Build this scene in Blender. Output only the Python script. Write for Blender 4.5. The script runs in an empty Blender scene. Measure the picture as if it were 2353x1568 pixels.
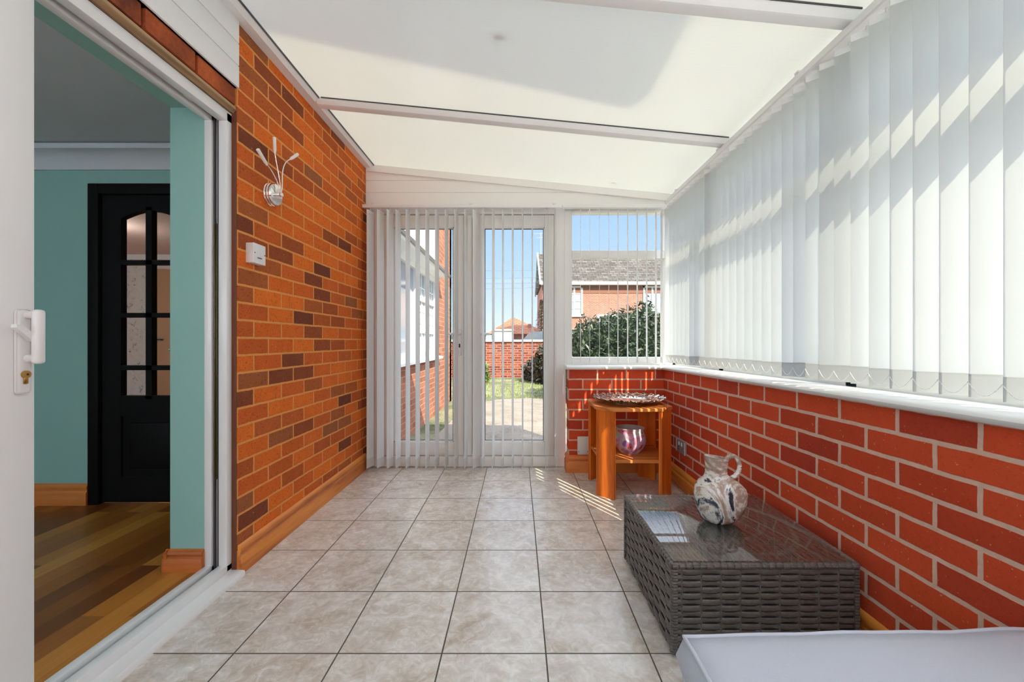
import bpy, bmesh, math, random
from mathutils import Vector, Matrix, noise
random.seed(7)
S = bpy.context.scene
C = S.collection
PI = math.pi
# ------------------------------------------------------------------ camera, sky, sun, exposure
cam = bpy.data.cameras.new('camera')
co = bpy.data.objects.new('camera', cam); C.objects.link(co)
co.location = (0, 0, 1.0); co.rotation_euler = (PI/2, 0, 0)
cam.sensor_width = 36; cam.sensor_fit = 'HORIZONTAL'
cam.lens = 964/2353*36
cam.shift_x = -13.5/2353; cam.shift_y = 2/2353
cam.clip_start = .02; cam.clip_end = 400
S.camera = co
S.view_settings.view_transform = 'Standard'; S.view_settings.look = 'None'
S.view_settings.exposure = 1.6; S.view_settings.gamma = 1; S.view_settings.use_curve_mapping = False
S.cycles.max_bounces = 12; S.cycles.diffuse_bounces = 6; S.cycles.transparent_max_bounces = 24
S.cycles.use_denoising = True; S.cycles.sample_clamp_indirect = 2.2

w = bpy.data.worlds.new('sky'); S.world = w; w.use_nodes = True
nt = w.node_tree; nt.nodes.clear()
def wn(t): return nt.nodes.new(t)
tc, sx, rp, bg, wo = wn('ShaderNodeTexCoord'), wn('ShaderNodeSeparateXYZ'), wn('ShaderNodeValToRGB'), wn('ShaderNodeBackground'), wn('ShaderNodeOutputWorld')
nt.links.new(tc.outputs['Generated'], sx.inputs[0]); nt.links.new(sx.outputs['Z'], rp.inputs[0])
nt.links.new(rp.outputs[0], bg.inputs[0]); nt.links.new(bg.outputs[0], wo.inputs[0])
e = rp.color_ramp.elements
e[0].position = 0.0; e[0].color = (.36, .41, .46, 1)
e[1].position = 0.16; e[1].color = (.225, .31, .44, 1)
for p, c in ((.34, (.17, .26, .40, 1)), (.58, (1.15, 1.28, 1.5, 1)), (1.0, (1.7, 1.85, 2.1, 1))):
    n = e.new(p); n.color = c
bg.inputs[1].default_value = 0.92

SUN = Vector((.398, -.658, .639)).normalized()     # towards the sun
sl = bpy.data.lights.new('sun', 'SUN'); sl.energy = 4.0; sl.angle = math.radians(.25); sl.color = (1, .89, .66)
so = bpy.data.objects.new('sun', sl); C.objects.link(so)
so.rotation_euler = SUN.to_track_quat('Z', 'Y').to_euler(); so.location = (6, -10, 12)

al = bpy.data.lights.new('kitchen_fill_light', 'AREA'); al.energy = 23; al.shape = 'RECTANGLE'; al.size = 1.3; al.size_y = 1.0  # added fill light for the kitchen, out of view
al.color = (.93, .97, 1)
ao = bpy.data.objects.new('kitchen_fill_light', al); C.objects.link(ao)
ao.location = (-2.9, -1.42, 1.45); ao.rotation_euler = (PI/2, 0, PI)
pl = bpy.data.lights.new('hall_fill_light', 'POINT'); pl.energy = 3.5; pl.color = (1, .86, .75); pl.shadow_soft_size = .1  # added point light without a fitting, brightens the hall behind the door panes
po = bpy.data.objects.new('hall_fill_light', pl); C.objects.link(po); po.location = (-4.2, 4.2, 1.95)

rl = bpy.data.lights.new('rear_fill_light', 'AREA'); rl.energy = 112; rl.shape = 'RECTANGLE'; rl.size = 2.2; rl.size_y = 1.2  # added fill just inside the rear glazing, lifts the whole room
rl.color = (.95, .975, 1)
ro_ = bpy.data.objects.new('rear_fill_light', rl); C.objects.link(ro_)
ro_.location = (.02, -.84, 1.48); ro_.rotation_euler = (PI/2, 0, PI)
# ------------------------------------------------------------------ helpers
class B:
    """collects shapes given in world coordinates; done() links them as one mesh object"""
    def __init__(s, org=(0, 0, 0)): s.bm = bmesh.new(); s.o = Vector(org)
    def poly(s, pts, flip=False):
        vs = [s.bm.verts.new(Vector(p) - s.o) for p in pts]
        if flip: vs.reverse()
        return s.bm.faces.new(vs)
    def hexa(s, p):    # 8 points, bottom ring then top ring (ccw from above)
        v = [s.bm.verts.new(Vector(q) - s.o) for q in p]
        for f in ((3,2,1,0),(4,5,6,7),(0,1,5,4),(1,2,6,5),(2,3,7,6),(3,0,4,7)):
            s.bm.faces.new([v[i] for i in f])
        return v
    def box(s, x0, x1, y0, y1, z0, z1, bev=0, seg=2):
        v = s.hexa(((x0,y0,z0),(x1,y0,z0),(x1,y1,z0),(x0,y1,z0),(x0,y0,z1),(x1,y0,z1),(x1,y1,z1),(x0,y1,z1)))
        if bev:
            es = list({e for q in v for e in q.link_edges})
            bmesh.ops.bevel(s.bm, geom=es, offset=bev, segments=seg, affect='EDGES', profile=.5)
        return s
    def prism(s, poly, axis, a0, a1):   # poly in the two other axes
        def P(u, v, a):
            return (a,u,v) if axis == 0 else ((u,a,v) if axis == 1 else (u,v,a))
        n = len(poly)
        A = [s.bm.verts.new(Vector(P(u,v,a0)) - s.o) for u, v in poly]
        Bv = [s.bm.verts.new(Vector(P(u,v,a1)) - s.o) for u, v in poly]
        s.bm.faces.new(A[::-1]); s.bm.faces.new(Bv)
        for i in range(n):
            j = (i+1) % n; s.bm.faces.new((A[i],A[j],Bv[j],Bv[i]))
        return s
    def tube(s, pts, r, n=10, caps=True):
        pts = [Vector(p) for p in pts]; rings = []
        rr = r if isinstance(r, (list, tuple)) else [r]*len(pts)
        up = None
        for i, p in enumerate(pts):
            d = (pts[min(i+1,len(pts)-1)] - pts[max(i-1,0)]).normalized()
            if up is None:
                up = Vector((0,0,1)) if abs(d.z) < .9 else Vector((1,0,0))
            a = d.cross(up).normalized(); b = a.cross(d).normalized(); up = b
            rings.append([s.bm.verts.new(p + a*math.cos(t)*rr[i] + b*math.sin(t)*rr[i] - s.o) for t in [2*PI*k/n for k in range(n)]])
        for A, Q in zip(rings, rings[1:]):
            for k in range(n): s.bm.faces.new((A[k],A[(k+1)%n],Q[(k+1)%n],Q[k]))
        if caps: s.bm.faces.new(rings[0][::-1]); s.bm.faces.new(rings[-1])
        return s
    def lathe(s, prof, c, n=40, fn=None):   # prof [(r,z)]
        c = Vector(c); rings = []
        for r, z in prof:
            if r < 1e-5: rings.append([s.bm.verts.new(c + Vector((0,0,z)) - s.o)]); continue
            rg = []
            for k in range(n):
                t = 2*PI*k/n; p = Vector((r*math.cos(t), r*math.sin(t), z))
                if fn: p = fn(p, t, r)
                rg.append(s.bm.verts.new(c + p - s.o))
            rings.append(rg)
        for A, Q in zip(rings, rings[1:]):
            for k in range(n):
                k2 = (k+1) % n
                f = [A[k % len(A)], A[k2 % len(A)], Q[k2 % len(Q)], Q[k % len(Q)]]
                u = []
                for v in f:
                    if v not in u: u.append(v)
                if len(u) > 2: s.bm.faces.new(u)
        return s
    def done(s, name, mat, parent=None, kind=None, smooth=True, ang=35):
        bmesh.ops.recalc_face_normals(s.bm, faces=s.bm.faces)
        me = bpy.data.meshes.new(name); s.bm.to_mesh(me); s.bm.free()
        if smooth:
            me.shade_smooth(); me.set_sharp_from_angle(angle=math.radians(ang))
        if mat: me.materials.append(mat)
        o = bpy.data.objects.new(name, me); C.objects.link(o)
        if parent: o.parent = parent
        else: o.location = s.o
        if kind: o['kind'] = kind
        return o
def thing(name, label, cat, loc=(0,0,0), group=None, rz=0):
    o = bpy.data.objects.new(name, None); C.objects.link(o); o.location = loc; o.rotation_euler.z = rz
    o.empty_display_size = .1
    o['label'] = label; o['category'] = cat
    if group: o['group'] = group
    return o
def tag(o, label, cat, group=None, kind=None):
    o['label'] = label; o['category'] = cat
    if group: o['group'] = group
    if kind: o['kind'] = kind
    return o
def struct(name, loc=(0,0,0)):
    o = bpy.data.objects.new(name, None); C.objects.link(o); o.location = loc; o['kind'] = 'structure'; return o
def copy_tree(o, parent=None):
    c = o.copy(); C.objects.link(c)
    if parent: c.parent = parent
    for ch in list(o.children): copy_tree(ch, c)
    return c

# ------------------------------------------------------------------ materials
class N:
    def __init__(s, name):
        s.m = bpy.data.materials.new(name); s.m.use_nodes = True; s.t = s.m.node_tree; s.t.nodes.clear()
        s.out = s.n('ShaderNodeOutputMaterial')
    def n(s, t, **k):
        q = s.t.nodes.new(t)
        for a, v in k.items(): setattr(q, a, v)
        return q
    def l(s, a, b): s.t.links.new(a, b)
    def val(s, sock, v):
        if hasattr(v, 'links'): s.l(v, sock)
        else: sock.default_value = (*v, 1) if isinstance(v, tuple) and len(v) == 3 and sock.type == 'RGBA' else v
    def math(s, op, a, b=0.0, c=None):
        q = s.n('ShaderNodeMath', operation=op); s.val(q.inputs[0], a); s.val(q.inputs[1], b)
        if c is not None: s.val(q.inputs[2], c)
        return q.outputs[0]
    def coords(s): return s.n('ShaderNodeTexCoord').outputs['Object']
    def sep(s, v):
        q = s.n('ShaderNodeSeparateXYZ'); s.l(v, q.inputs[0]); return q.outputs
    def comb(s, x, y, z=0.0):
        q = s.n('ShaderNodeCombineXYZ'); s.val(q.inputs[0], x); s.val(q.inputs[1], y); s.val(q.inputs[2], z); return q.outputs[0]
    def mapp(s, v, sc=(1,1,1), loc=(0,0,0), rot=(0,0,0)):
        q = s.n('ShaderNodeMapping'); s.l(v, q.inputs[0]); q.inputs['Scale'].default_value = sc; q.inputs['Location'].default_value = loc; q.inputs['Rotation'].default_value = rot; return q.outputs[0]
    def noise(s, v, sc, det=4, rough=.55, dist=0, out=0):
        q = s.n('ShaderNodeTexNoise'); s.l(v, q.inputs['Vector']); q.inputs['Scale'].default_value = sc; q.inputs['Detail'].default_value = det; q.inputs['Roughness'].default_value = rough; q.inputs['Distortion'].default_value = dist
        return q.outputs[out]
    def ramp(s, f, stops, interp='LINEAR'):
        q = s.n('ShaderNodeValToRGB'); s.l(f, q.inputs[0]); r = q.color_ramp; r.interpolation = interp
        r.elements[0].position, r.elements[0].color = stops[0][0], (*stops[0][1], 1)
        r.elements[1].position, r.elements[1].color = stops[-1][0], (*stops[-1][1], 1)
        for p, c in stops[1:-1]:
            x = r.elements.new(p); x.color = (*c, 1)
        return q.outputs[0]
    def mix(s, f, a, b, mode='MIX'):
        q = s.n('ShaderNodeMix', data_type='RGBA', blend_type=mode)
        s.val(q.inputs[0], f); s.val(q.inputs[6], a); s.val(q.inputs[7], b); return q.outputs[2]
    def bump(s, h, st=.3, d=.01, nrm=None):
        q = s.n('ShaderNodeBump'); s.l(h, q.inputs['Height']); q.inputs['Strength'].default_value = st; q.inputs['Distance'].default_value = d
        if nrm: s.l(nrm, q.inputs['Normal'])
        return q.outputs[0]
    def pbr(s, col, rough=.5, metal=0, nrm=None, spec=.5, **k):
        q = s.n('ShaderNodeBsdfPrincipled'); s.val(q.inputs['Base Color'], col); s.val(q.inputs['Roughness'], rough); s.val(q.inputs['Metallic'], metal); s.val(q.inputs['Specular IOR Level'], spec)
        if nrm: s.l(nrm, q.inputs['Normal'])
        for a, v in k.items(): s.val(q.inputs[a.replace('_', ' ')], v)
        s.l(q.outputs[0], s.out.inputs[0]); return s.m
def plain(name, col, rough=.5, metal=0, spec=.5, var=.04):
    m = N(name); nz = m.noise(m.coords(), 9, 3)
    c = m.mix(m.math('MULTIPLY', nz, var*4), col, tuple(x*.82 for x in col))
    return m.pbr(c, rough, metal, spec=spec)

def brick(name, axis, tones, mortar, bw, rh, u0, v0, ms=.0048, tilt=0, bump=.6, rough=.9, speck=.5, mixn=6):
    m = N(name); x = m.sep(m.coords())
    U = x['Y'] if axis == 'Y' else x['X']
    V = m.math('SUBTRACT', x['Z'], v0)
    if tilt: V = m.math('SUBTRACT', V, m.math('MULTIPLY', m.math('SUBTRACT', 3.2, x['Y']), tilt))
    wob = m.noise(m.coords(), 14, 3)
    wob = m.math('MULTIPLY', m.math('SUBTRACT', wob, .5), .006)
    uv = m.comb(m.math('ADD', m.math('SUBTRACT', U, u0), wob), m.math('ADD', V, wob))
    b = m.n('ShaderNodeTexBrick', offset=.5, offset_frequency=2)
    m.l(uv, b.inputs['Vector'])
    b.inputs['Color1'].default_value = (0,0,0,1); b.inputs['Color2'].default_value = (1,1,1,1); b.inputs['Mortar'].default_value = (.5,.5,.5,1)
    for k, v in (('Scale', 1), ('Mortar Size', ms), ('Mortar Smooth', .25), ('Bias', 0), ('Brick Width', bw), ('Row Height', rh)):
        b.inputs[k].default_value = v
    fac = b.outputs['Fac']
    col = m.ramp(b.outputs['Color'], tones)
    f1 = m.noise(m.coords(), mixn, 5, .65)
    col = m.mix(m.math('MULTIPLY', f1, .55), col, m.mix(1, col, (.52,.44,.40), 'MULTIPLY'))
    f2 = m.noise(m.coords(), 120, 3, .65)
    dark = m.n('ShaderNodeMapRange'); m.l(f2, dark.inputs[0]); dark.inputs[1].default_value = .56; dark.inputs[2].default_value = .68; dark.inputs[4].default_value = speck
    col = m.mix(dark.outputs[0], col, m.mix(1, col, (.35,.28,.26), 'MULTIPLY'))
    lt = m.n('ShaderNodeMapRange'); m.l(m.noise(m.coords(), 95, 2, .5), lt.inputs[0]); lt.inputs[1].default_value = .70; lt.inputs[2].default_value = .76; lt.inputs[4].default_value = .45
    col = m.mix(lt.outputs[0], col, (.75,.50,.36))
    mc = m.mix(m.noise(m.coords(), 60, 3), mortar, tuple(q*.72 for q in mortar))
    col = m.mix(fac, col, mc)
    h = m.math('ADD', m.math('MULTIPLY', m.math('SUBTRACT', 1, fac), 1), m.math('MULTIPLY', f2, .35))
    return m.pbr(col, rough, nrm=m.bump(h, bump, .006), spec=.25)

ORANGE = [(0,(.19,.05,.026)),(.07,(.28,.07,.026)),(.18,(.48,.105,.022)),(.38,(.74,.15,.020)),(.6,(.88,.20,.022)),(.78,(.70,.145,.024)),(.92,(.46,.12,.03)),(1,(.36,.125,.045))]
M_BRICK_L = brick('old orange brickwork', 'Y', ORANGE, (.86,.36,.10), .2245, .0767, .1181, .0212, tilt=0, ms=.0058, speck=.75, mixn=11)
RED = [(0,(.46,.050,.022)),(.3,(.62,.072,.024)),(.7,(.70,.088,.028)),(1,(.54,.060,.022))]
M_BRICK_R = brick('red brickwork', 'Y', RED, (.78,.52,.41), .2226, .0777, .0139, .7127, tilt=.0085, ms=.0074, speck=.25, bump=.4)
M_BRICK_B = brick('red brickwork beside door', 'X', RED, (.72,.44,.34), .2226, .0777, .0535, .7127, ms=.0062, speck=.25, bump=.4)
OUTB = [(0,(.33,.105,.075)),(.5,(.40,.135,.095)),(1,(.46,.17,.12))]
M_BRICK_OX = brick('red brick facing garden', 'X', OUTB, (.50,.36,.31), .225, .075, 0, 0, ms=.010, bump=.3, speck=.3, mixn=2)  # the brick's own red tones
M_BRICK_OY = brick('red brick side wall', 'Y', [(0,(.30,.105,.06)),(.5,(.38,.14,.08)),(1,(.44,.175,.10))], (.46,.32,.25), .225, .075, 0, 0, bump=.3, speck=.3, mixn=2)  # own tones of the side wall brick
M_BRICK_G = brick('garden wall brick', 'X', [(0,(.13,.03,.024)),(.5,(.24,.055,.038)),(1,(.32,.09,.06))], (.42,.30,.24), .225, .075, 0, 0, ms=.007, bump=.4)

M_PVC = plain('white upvc', (.84,.85,.85), .32, var=.01)
M_PVC2 = plain('white upvc cladding', (.88,.89,.89), .38, var=.015)
M_CREAM = plain('cream painted frame', (.90,.89,.86), .4, var=.01)
M_GREYPVC = plain('dark grey gasket', (.06,.06,.065), .5)  # own dark colour of gaskets, seals and tracks
M_ALU = plain('dull aluminium track', (.42,.43,.44), .35, .8)
M_WHITEPL = plain('white moulded plastic', (.82,.82,.82), .28, var=.01)
M_CHROME = plain('polished chrome', (.85,.85,.85), .10, 1, var=.01)
M_BRASS = plain('worn brass', (.50,.33,.10), .30, 1)
M_DARKHOLE = plain('dark keyhole', (.01,.01,.01), .6)
M_SHADE = plain('frosted lamp tube', (.88,.84,.80), .35, var=.02)
M_TEAL = plain('teal painted plaster', (.285,.50,.455), .75, spec=.3, var=.02)
M_CEIL = plain('matt white ceiling', (.62,.66,.70), .8, var=.02)
M_STEELGREY = plain('grey switch plate', (.38,.36,.37), .35, .3)
M_PLATE = plain('off white plastic plate', (.70,.66,.60), .4)
M_RENDER = plain('pale render', (.62,.62,.62), .8)

def wood(name, c1, c2, c3, axis='Y', rough=.42, sc=1.0, spec=.45):
    m = N(name); v = m.coords()
    s3 = {'Y': (14,1.2,14), 'X': (1.2,14,14), 'Z': (14,14,1.2)}[axis]
    v2 = m.mapp(v, tuple(q*sc for q in s3))
    f = m.noise(v2, 2.2, 5, .6, 1.2)
    wv = m.n('ShaderNodeTexWave', wave_type='RINGS', rings_direction={'Y':'Y','X':'X','Z':'Z'}[axis]); m.l(m.mapp(v, tuple(q*sc*.5 for q in s3)), wv.inputs[0])
    wv.inputs['Scale'].default_value = 1.1; wv.inputs['Distortion'].default_value = 5; wv.inputs['Detail'].default_value = 3
    g = m.math('ADD', m.math('MULTIPLY', f, .6), m.math('MULTIPLY', wv.outputs[1], .4))
    c = m.ramp(g, [(.22, c3), (.45, c2), (.75, c1)])
    return m.pbr(c, rough, nrm=m.bump(f, .08, .003), spec=spec)
M_PINE = wood('varnished pine skirting', (.82,.32,.06), (.70,.23,.035), (.42,.11,.018))
M_PINEX = wood('varnished pine skirting board', (.68,.22,.05), (.56,.155,.03), (.36,.085,.016), 'X')
M_OAK = wood('honey oak', (.86,.23,.020), (.74,.17,.012), (.46,.09,.008), 'Z')
M_OAKTOP = wood('honey oak top', (.70,.25,.06), (.58,.18,.04), (.38,.10,.02), 'X')
M_DARKDOOR = plain('black stained door', (.005,.004,.004), .6, spec=.15, var=.2)

m = N('kitchen wood strips'); x = m.sep(m.coords())
b = m.n('ShaderNodeTexBrick', offset=.37, offset_frequency=2); m.l(m.comb(x['Y'], x['X']), b.inputs[0])
for k, v in (('Scale',1),('Mortar Size',.0006),('Brick Width',.9),('Row Height',.085),('Bias',0)): b.inputs[k].default_value = v
b.inputs['Color1'].default_value = (0,0,0,1); b.inputs['Color2'].default_value = (1,1,1,1); b.inputs['Mortar'].default_value = (.2,.2,.2,1)
gr = m.noise(m.mapp(m.coords(), (26,1.4,1)), 3, 5, .6, .8)
c = m.ramp(b.outputs[0], [(0,(.20,.06,.014)),(.4,(.38,.13,.024)),(.75,(.58,.22,.036)),(1,(.78,.36,.075))])
c = m.mix(m.math('MULTIPLY', gr, .7), c, m.mix(1, c, (.45,.38,.3), 'MULTIPLY'))
M_WOODFLOOR = m.pbr(c, .33, nrm=m.bump(gr, .05, .002), spec=.4)

# ceramic floor tiles, 334 mm module
m = N('stone effect ceramic tiles'); x = m.sep(m.coords()); P = .3336
u = m.math('DIVIDE', m.math('SUBTRACT', x['X'], .0898), P); v = m.math('DIVIDE', m.math('SUBTRACT', x['Y'], 1.3456), P)
def edge(q):
    f = m.math('FRACT', m.math('ADD', q, 100)); return m.math('MINIMUM', f, m.math('SUBTRACT', 1, f))
ed = m.math('MINIMUM', edge(u), edge(v))
gro = m.n('ShaderNodeMapRange'); m.l(ed, gro.inputs[0]); gro.inputs[1].default_value = .0055; gro.inputs[2].default_value = .0095; gro.inputs[3].default_value = 1; gro.inputs[4].default_value = 0
grout = gro.outputs[0]
cell = m.comb(m.math('FLOOR', u), m.math('FLOOR', v), 0)
wn_ = m.n('ShaderNodeTexWhiteNoise', noise_dimensions='3D'); m.l(cell, wn_.inputs[0])
off = m.n('ShaderNodeVectorMath', operation='MULTIPLY_ADD'); m.l(wn_.outputs['Color'], off.inputs[0]); off.inputs[1].default_value = (9,9,9); m.l(m.coords(), off.inputs[2])
tv = off.outputs[0]
a1 = m.noise(m.mapp(tv, (1,1.0,1)), 6.5, 6, .62, .9); a2 = m.noise(tv, 24, 5, .66, 1.2)
c = m.ramp(a1, [(.30,(.50,.41,.325)),(.45,(.65,.59,.52)),(.58,(.75,.715,.67)),(.75,(.82,.80,.775))])
c = m.mix(m.math('MULTIPLY', a2, .75), c, m.ramp(a2, [(.38,(.32,.23,.165)),(.52,(.62,.56,.49)),(.66,(.82,.80,.77))]))
vv = m.n('ShaderNodeTexVoronoi', feature='DISTANCE_TO_EDGE'); m.l(m.mix(.12, tv, m.noise(tv, 7, 4, .6, 0, 1)), vv.inputs[0]); vv.inputs['Scale'].default_value = 11
vein = m.n('ShaderNodeMapRange'); m.l(vv.outputs[0], vein.inputs[0]); vein.inputs[1].default_value = 0; vein.inputs[2].default_value = .012; vein.inputs[3].default_value = .6; vein.inputs[4].default_value = 0
c = m.mix(m.math('MULTIPLY', vein.outputs[0], m.math('GREATER_THAN', a1, .52)), c, (.88,.84,.78))
c = m.mix(grout, c, (.085,.07,.058))
rg = m.math('ADD', m.math('MULTIPLY', grout, .5), m.math('ADD', .16, m.math('MULTIPLY', a2, .16)))
hh = m.math('ADD', m.math('MULTIPLY', m.math('SUBTRACT', 1, grout), 1), m.math('MULTIPLY', a2, .12))
M_TILE = m.pbr(c, rg, nrm=m.bump(hh, .25, .002), spec=.6)

def glassmat(name, tint, refl=.05, edge_=.5):
    m = N(name); t = m.n('ShaderNodeBsdfTransparent'); t.inputs[0].default_value = (*tint, 1)
    g = m.n('ShaderNodeBsdfGlossy'); g.inputs['Roughness'].default_value = .01; g.inputs[0].default_value = (1,1,1,1)
    lw = m.n('ShaderNodeLayerWeight'); lw.inputs[0].default_value = .5
    f = m.math('ADD', refl, m.math('MULTIPLY', m.math('POWER', lw.outputs['Facing'], 4), edge_))
    s = m.n('ShaderNodeMixShader'); m.l(f, s.inputs[0]); m.l(t.outputs[0], s.inputs[1]); m.l(g.outputs[0], s.inputs[2]); m.l(s.outputs[0], m.out.inputs[0])
    return m.m
M_GLASS = glassmat('window glass', (.95,.965,.96), .012, .3)
M_TABLEGLASS = glassmat('table glass', (.90,.93,.92), .09, .55)

# opal multiwall roof sheet
m = N('opal multiwall polycarbonate'); x = m.sep(m.coords())
fl = m.math('SINE', m.math('MULTIPLY', x['Y'], 2*PI/.020)); fl = m.math('MULTIPLY', m.math('ADD', fl, 1), .5)
gn = m.noise(m.mapp(m.coords(), (1.2,5,1)), 3, 3)
tcol = m.mix(m.math('MULTIPLY', fl, .14), (.82,.84,.80), (.64,.66,.62))
tcol = m.mix(m.math('MULTIPLY', gn, .16), tcol, (.80,.75,.62))
tr = m.n('ShaderNodeBsdfTranslucent'); m.l(tcol, tr.inputs[0])
df = m.n('ShaderNodeBsdfDiffuse'); df.inputs[0].default_value = (.82,.82,.81,1)
gl = m.n('ShaderNodeBsdfGlossy'); gl.inputs['Roughness'].default_value = .12
m.l(m.bump(fl, .15, .003), gl.inputs['Normal'])
s1 = m.n('ShaderNodeMixShader'); s1.inputs[0].default_value = .315; m.l(df.outputs[0], s1.inputs[1]); m.l(tr.outputs[0], s1.inputs[2])
s2 = m.n('ShaderNodeMixShader'); s2.inputs[0].default_value = .05; m.l(s1.outputs[0], s2.inputs[1]); m.l(gl.outputs[0], s2.inputs[2])
m.l(s2.outputs[0], m.out.inputs[0]); M_ROOF = m.m

def fabric(name, col, tcol, trans):
    m = N(name)
    nz = m.noise(m.mapp(m.coords(), (1,1,1)), 300, 2)
    cc = m.mix(m.math('MULTIPLY', nz, .12), col, tuple(q*.85 for q in col))
    d = m.n('ShaderNodeBsdfDiffuse'); m.l(cc, d.inputs[0])
    t = m.n('ShaderNodeBsdfTranslucent'); t.inputs[0].default_value = (*tcol, 1)
    s = m.n('ShaderNodeMixShader'); s.inputs[0].default_value = trans; m.l(d.outputs[0], s.inputs[1]); m.l(t.outputs[0], s.inputs[2]); m.l(s.outputs[0], m.out.inputs[0])
    return m.m
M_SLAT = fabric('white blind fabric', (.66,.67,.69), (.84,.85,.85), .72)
M_SLATD = fabric('white door blind fabric', (.93,.93,.92), (.85,.85,.84), .22)
M_POCKETD = fabric('weighted door blind hem', (.82,.81,.79), (.6,.6,.58), .15)
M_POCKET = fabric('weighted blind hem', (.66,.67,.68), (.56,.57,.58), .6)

m = N('grey brown rattan'); nz = m.noise(m.mapp(m.coords(), (8,8,60)), 8, 3)
c = m.ramp(nz, [(.3,(.065,.056,.051)),(.6,(.125,.11,.10)),(.8,(.19,.17,.155))])
M_RATTAN = m.pbr(c, .38, spec=.5)
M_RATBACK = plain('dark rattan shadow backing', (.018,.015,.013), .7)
m = N('lavender grey cushion cloth'); nz = m.noise(m.coords(), 420, 2); big = m.noise(m.coords(), 5, 4)
c = m.mix(m.math('MULTIPLY', big, .3), (.53,.55,.63), (.46,.48,.56))
M_CUSH = m.pbr(c, .85, nrm=m.bump(m.math('ADD', nz, m.math('MULTIPLY', big, 4)), .15, .004), spec=.2)

m = N('swirled stoneware glaze'); v = m.coords()
n1 = m.noise(m.mapp(v, (1,1,.8), (3.4,1.2,.7)), 5.2, 6, .60, 2.0); n2 = m.noise(v, 60, 4, .65)
q = m.math('ADD', n1, m.math('MULTIPLY', m.math('SUBTRACT', n2, .5), .12))
c = m.ramp(q, [(.30,(.012,.014,.022)),(.41,(.04,.05,.075)),(.445,(.72,.70,.67)),(.48,(.80,.77,.73)),(.515,(.46,.35,.29)),(.60,(.30,.20,.155)),(.66,(.52,.43,.37)),(.72,(.76,.73,.68))])
M_JUG = m.pbr(c, .18, nrm=m.bump(n2, .15, .003), spec=.6)

m = N('floral decoupage glaze'); v = m.coords()
vo = m.n('ShaderNodeTexVoronoi', feature='F1'); m.l(m.mix(.06, v, m.noise(v, 20, 3, .5, 0, 1)), vo.inputs[0]); vo.inputs['Scale'].default_value = 27
sc_ = m.n('ShaderNodeSeparateColor'); m.l(vo.outputs['Color'], sc_.inputs[0])
c = m.ramp(sc_.outputs[0], [(0,(.62,.13,.15)),(.17,(.66,.25,.34)),(.32,(.72,.72,.62)),(.50,(.50,.58,.30)),(.64,(.34,.20,.46)),(.72,(.74,.36,.30)),(.86,(.68,.68,.70)),(1,(.68,.68,.70))], 'CONSTANT')
pt = m.noise(m.mapp(v, (1,1,1)), 130, 3, .7)
c = m.mix(m.math('MULTIPLY', pt, .6), c, m.mix(1, c, (.35,.22,.45), 'MULTIPLY'))
dk = m.math('LESS_THAN', m.math('ADD', vo.outputs[0], m.math('MULTIPLY', m.math('SUBTRACT', pt, .5), .12)), .13)
c = m.mix(dk, c, (.015,.01,.015))
eg = m.n('ShaderNodeMapRange'); m.l(vo.outputs[0], eg.inputs[0]); eg.inputs[1].default_value = .46; eg.inputs[2].default_value = .62
c = m.mix(m.math('MULTIPLY', eg.outputs[0], .8), c, (.50,.40,.58))
M_FLOWER = m.pbr(c, .10, spec=.7)
M_BOWLIN = plain('pale mauve bowl lining', (.52,.46,.48), .3)

m = N('openwork pewter'); v = m.coords()
vo = m.n('ShaderNodeTexVoronoi', feature='DISTANCE_TO_EDGE'); m.l(m.mix(.05, v, m.noise(v, 14, 3, .5, 0, 1)), vo.inputs[0]); vo.inputs['Scale'].default_value = 34
hole = m.math('GREATER_THAN', vo.outputs[0], .13)
xx = m.sep(v); rad = m.math('SQRT', m.math('ADD', m.math('MULTIPLY', xx['X'], xx['X']), m.math('MULTIPLY', xx['Y'], xx['Y'])))
hole = m.math('MULTIPLY', hole, m.math('GREATER_THAN', rad, .145))
c = m.mix(hole, (.74,.70,.64), (.035,.018,.015))
M_PEWTER = m.pbr(c, m.math('ADD', .2, m.math('MULTIPLY', hole, .4)), m.math('MULTIPLY', m.math('SUBTRACT', 1, hole), .75), nrm=m.bump(hole, -.4, .004))

m = N('bird wallpaper'); v = m.coords()
n1 = m.noise(v, 7, 6, .72, 1.5)
c = m.ramp(n1, [(.36,(.12,.12,.12)),(.42,(.50,.50,.47)),(.55,(.55,.55,.52))]); M_PAPER = m.pbr(c, .8)
M_TAN = plain('tan veneered door', (.42,.24,.12), .5); M_PINKCEIL = plain('hall ceiling paint', (.62,.52,.50), .8)

# outdoors
m = N('dry trodden earth path'); v = m.coords(); n1 = m.noise(v, 2.2, 6, .65); n2 = m.noise(v, 30, 4, .7)
c = m.ramp(m.math('ADD', m.math('MULTIPLY', n1, .6), m.math('MULTIPLY', n2, .4)), [(.34,(.13,.11,.092)),(.48,(.215,.187,.16)),(.66,(.29,.255,.225))])
M_EARTH = m.pbr(c, .95, nrm=m.bump(n2, .5, .02), spec=.1)
m = N('patchy lawn'); v = m.coords(); n1 = m.noise(v, 1.1, 6, .65); n2 = m.noise(v, 26, 4, .75)
c = m.ramp(m.math('ADD', m.math('MULTIPLY', n1, .6), m.math('MULTIPLY', n2, .4)), [(.38,(.06,.08,.035)),(.48,(.15,.16,.09)),(.56,(.27,.25,.16)),(.68,(.36,.33,.24))])
M_LAWN = m.pbr(c, .95, nrm=m.bump(n2, .8, .05), spec=.1)
M_GRASS = plain('green grass blades', (.24,.29,.12), .8, var=.2)
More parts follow.
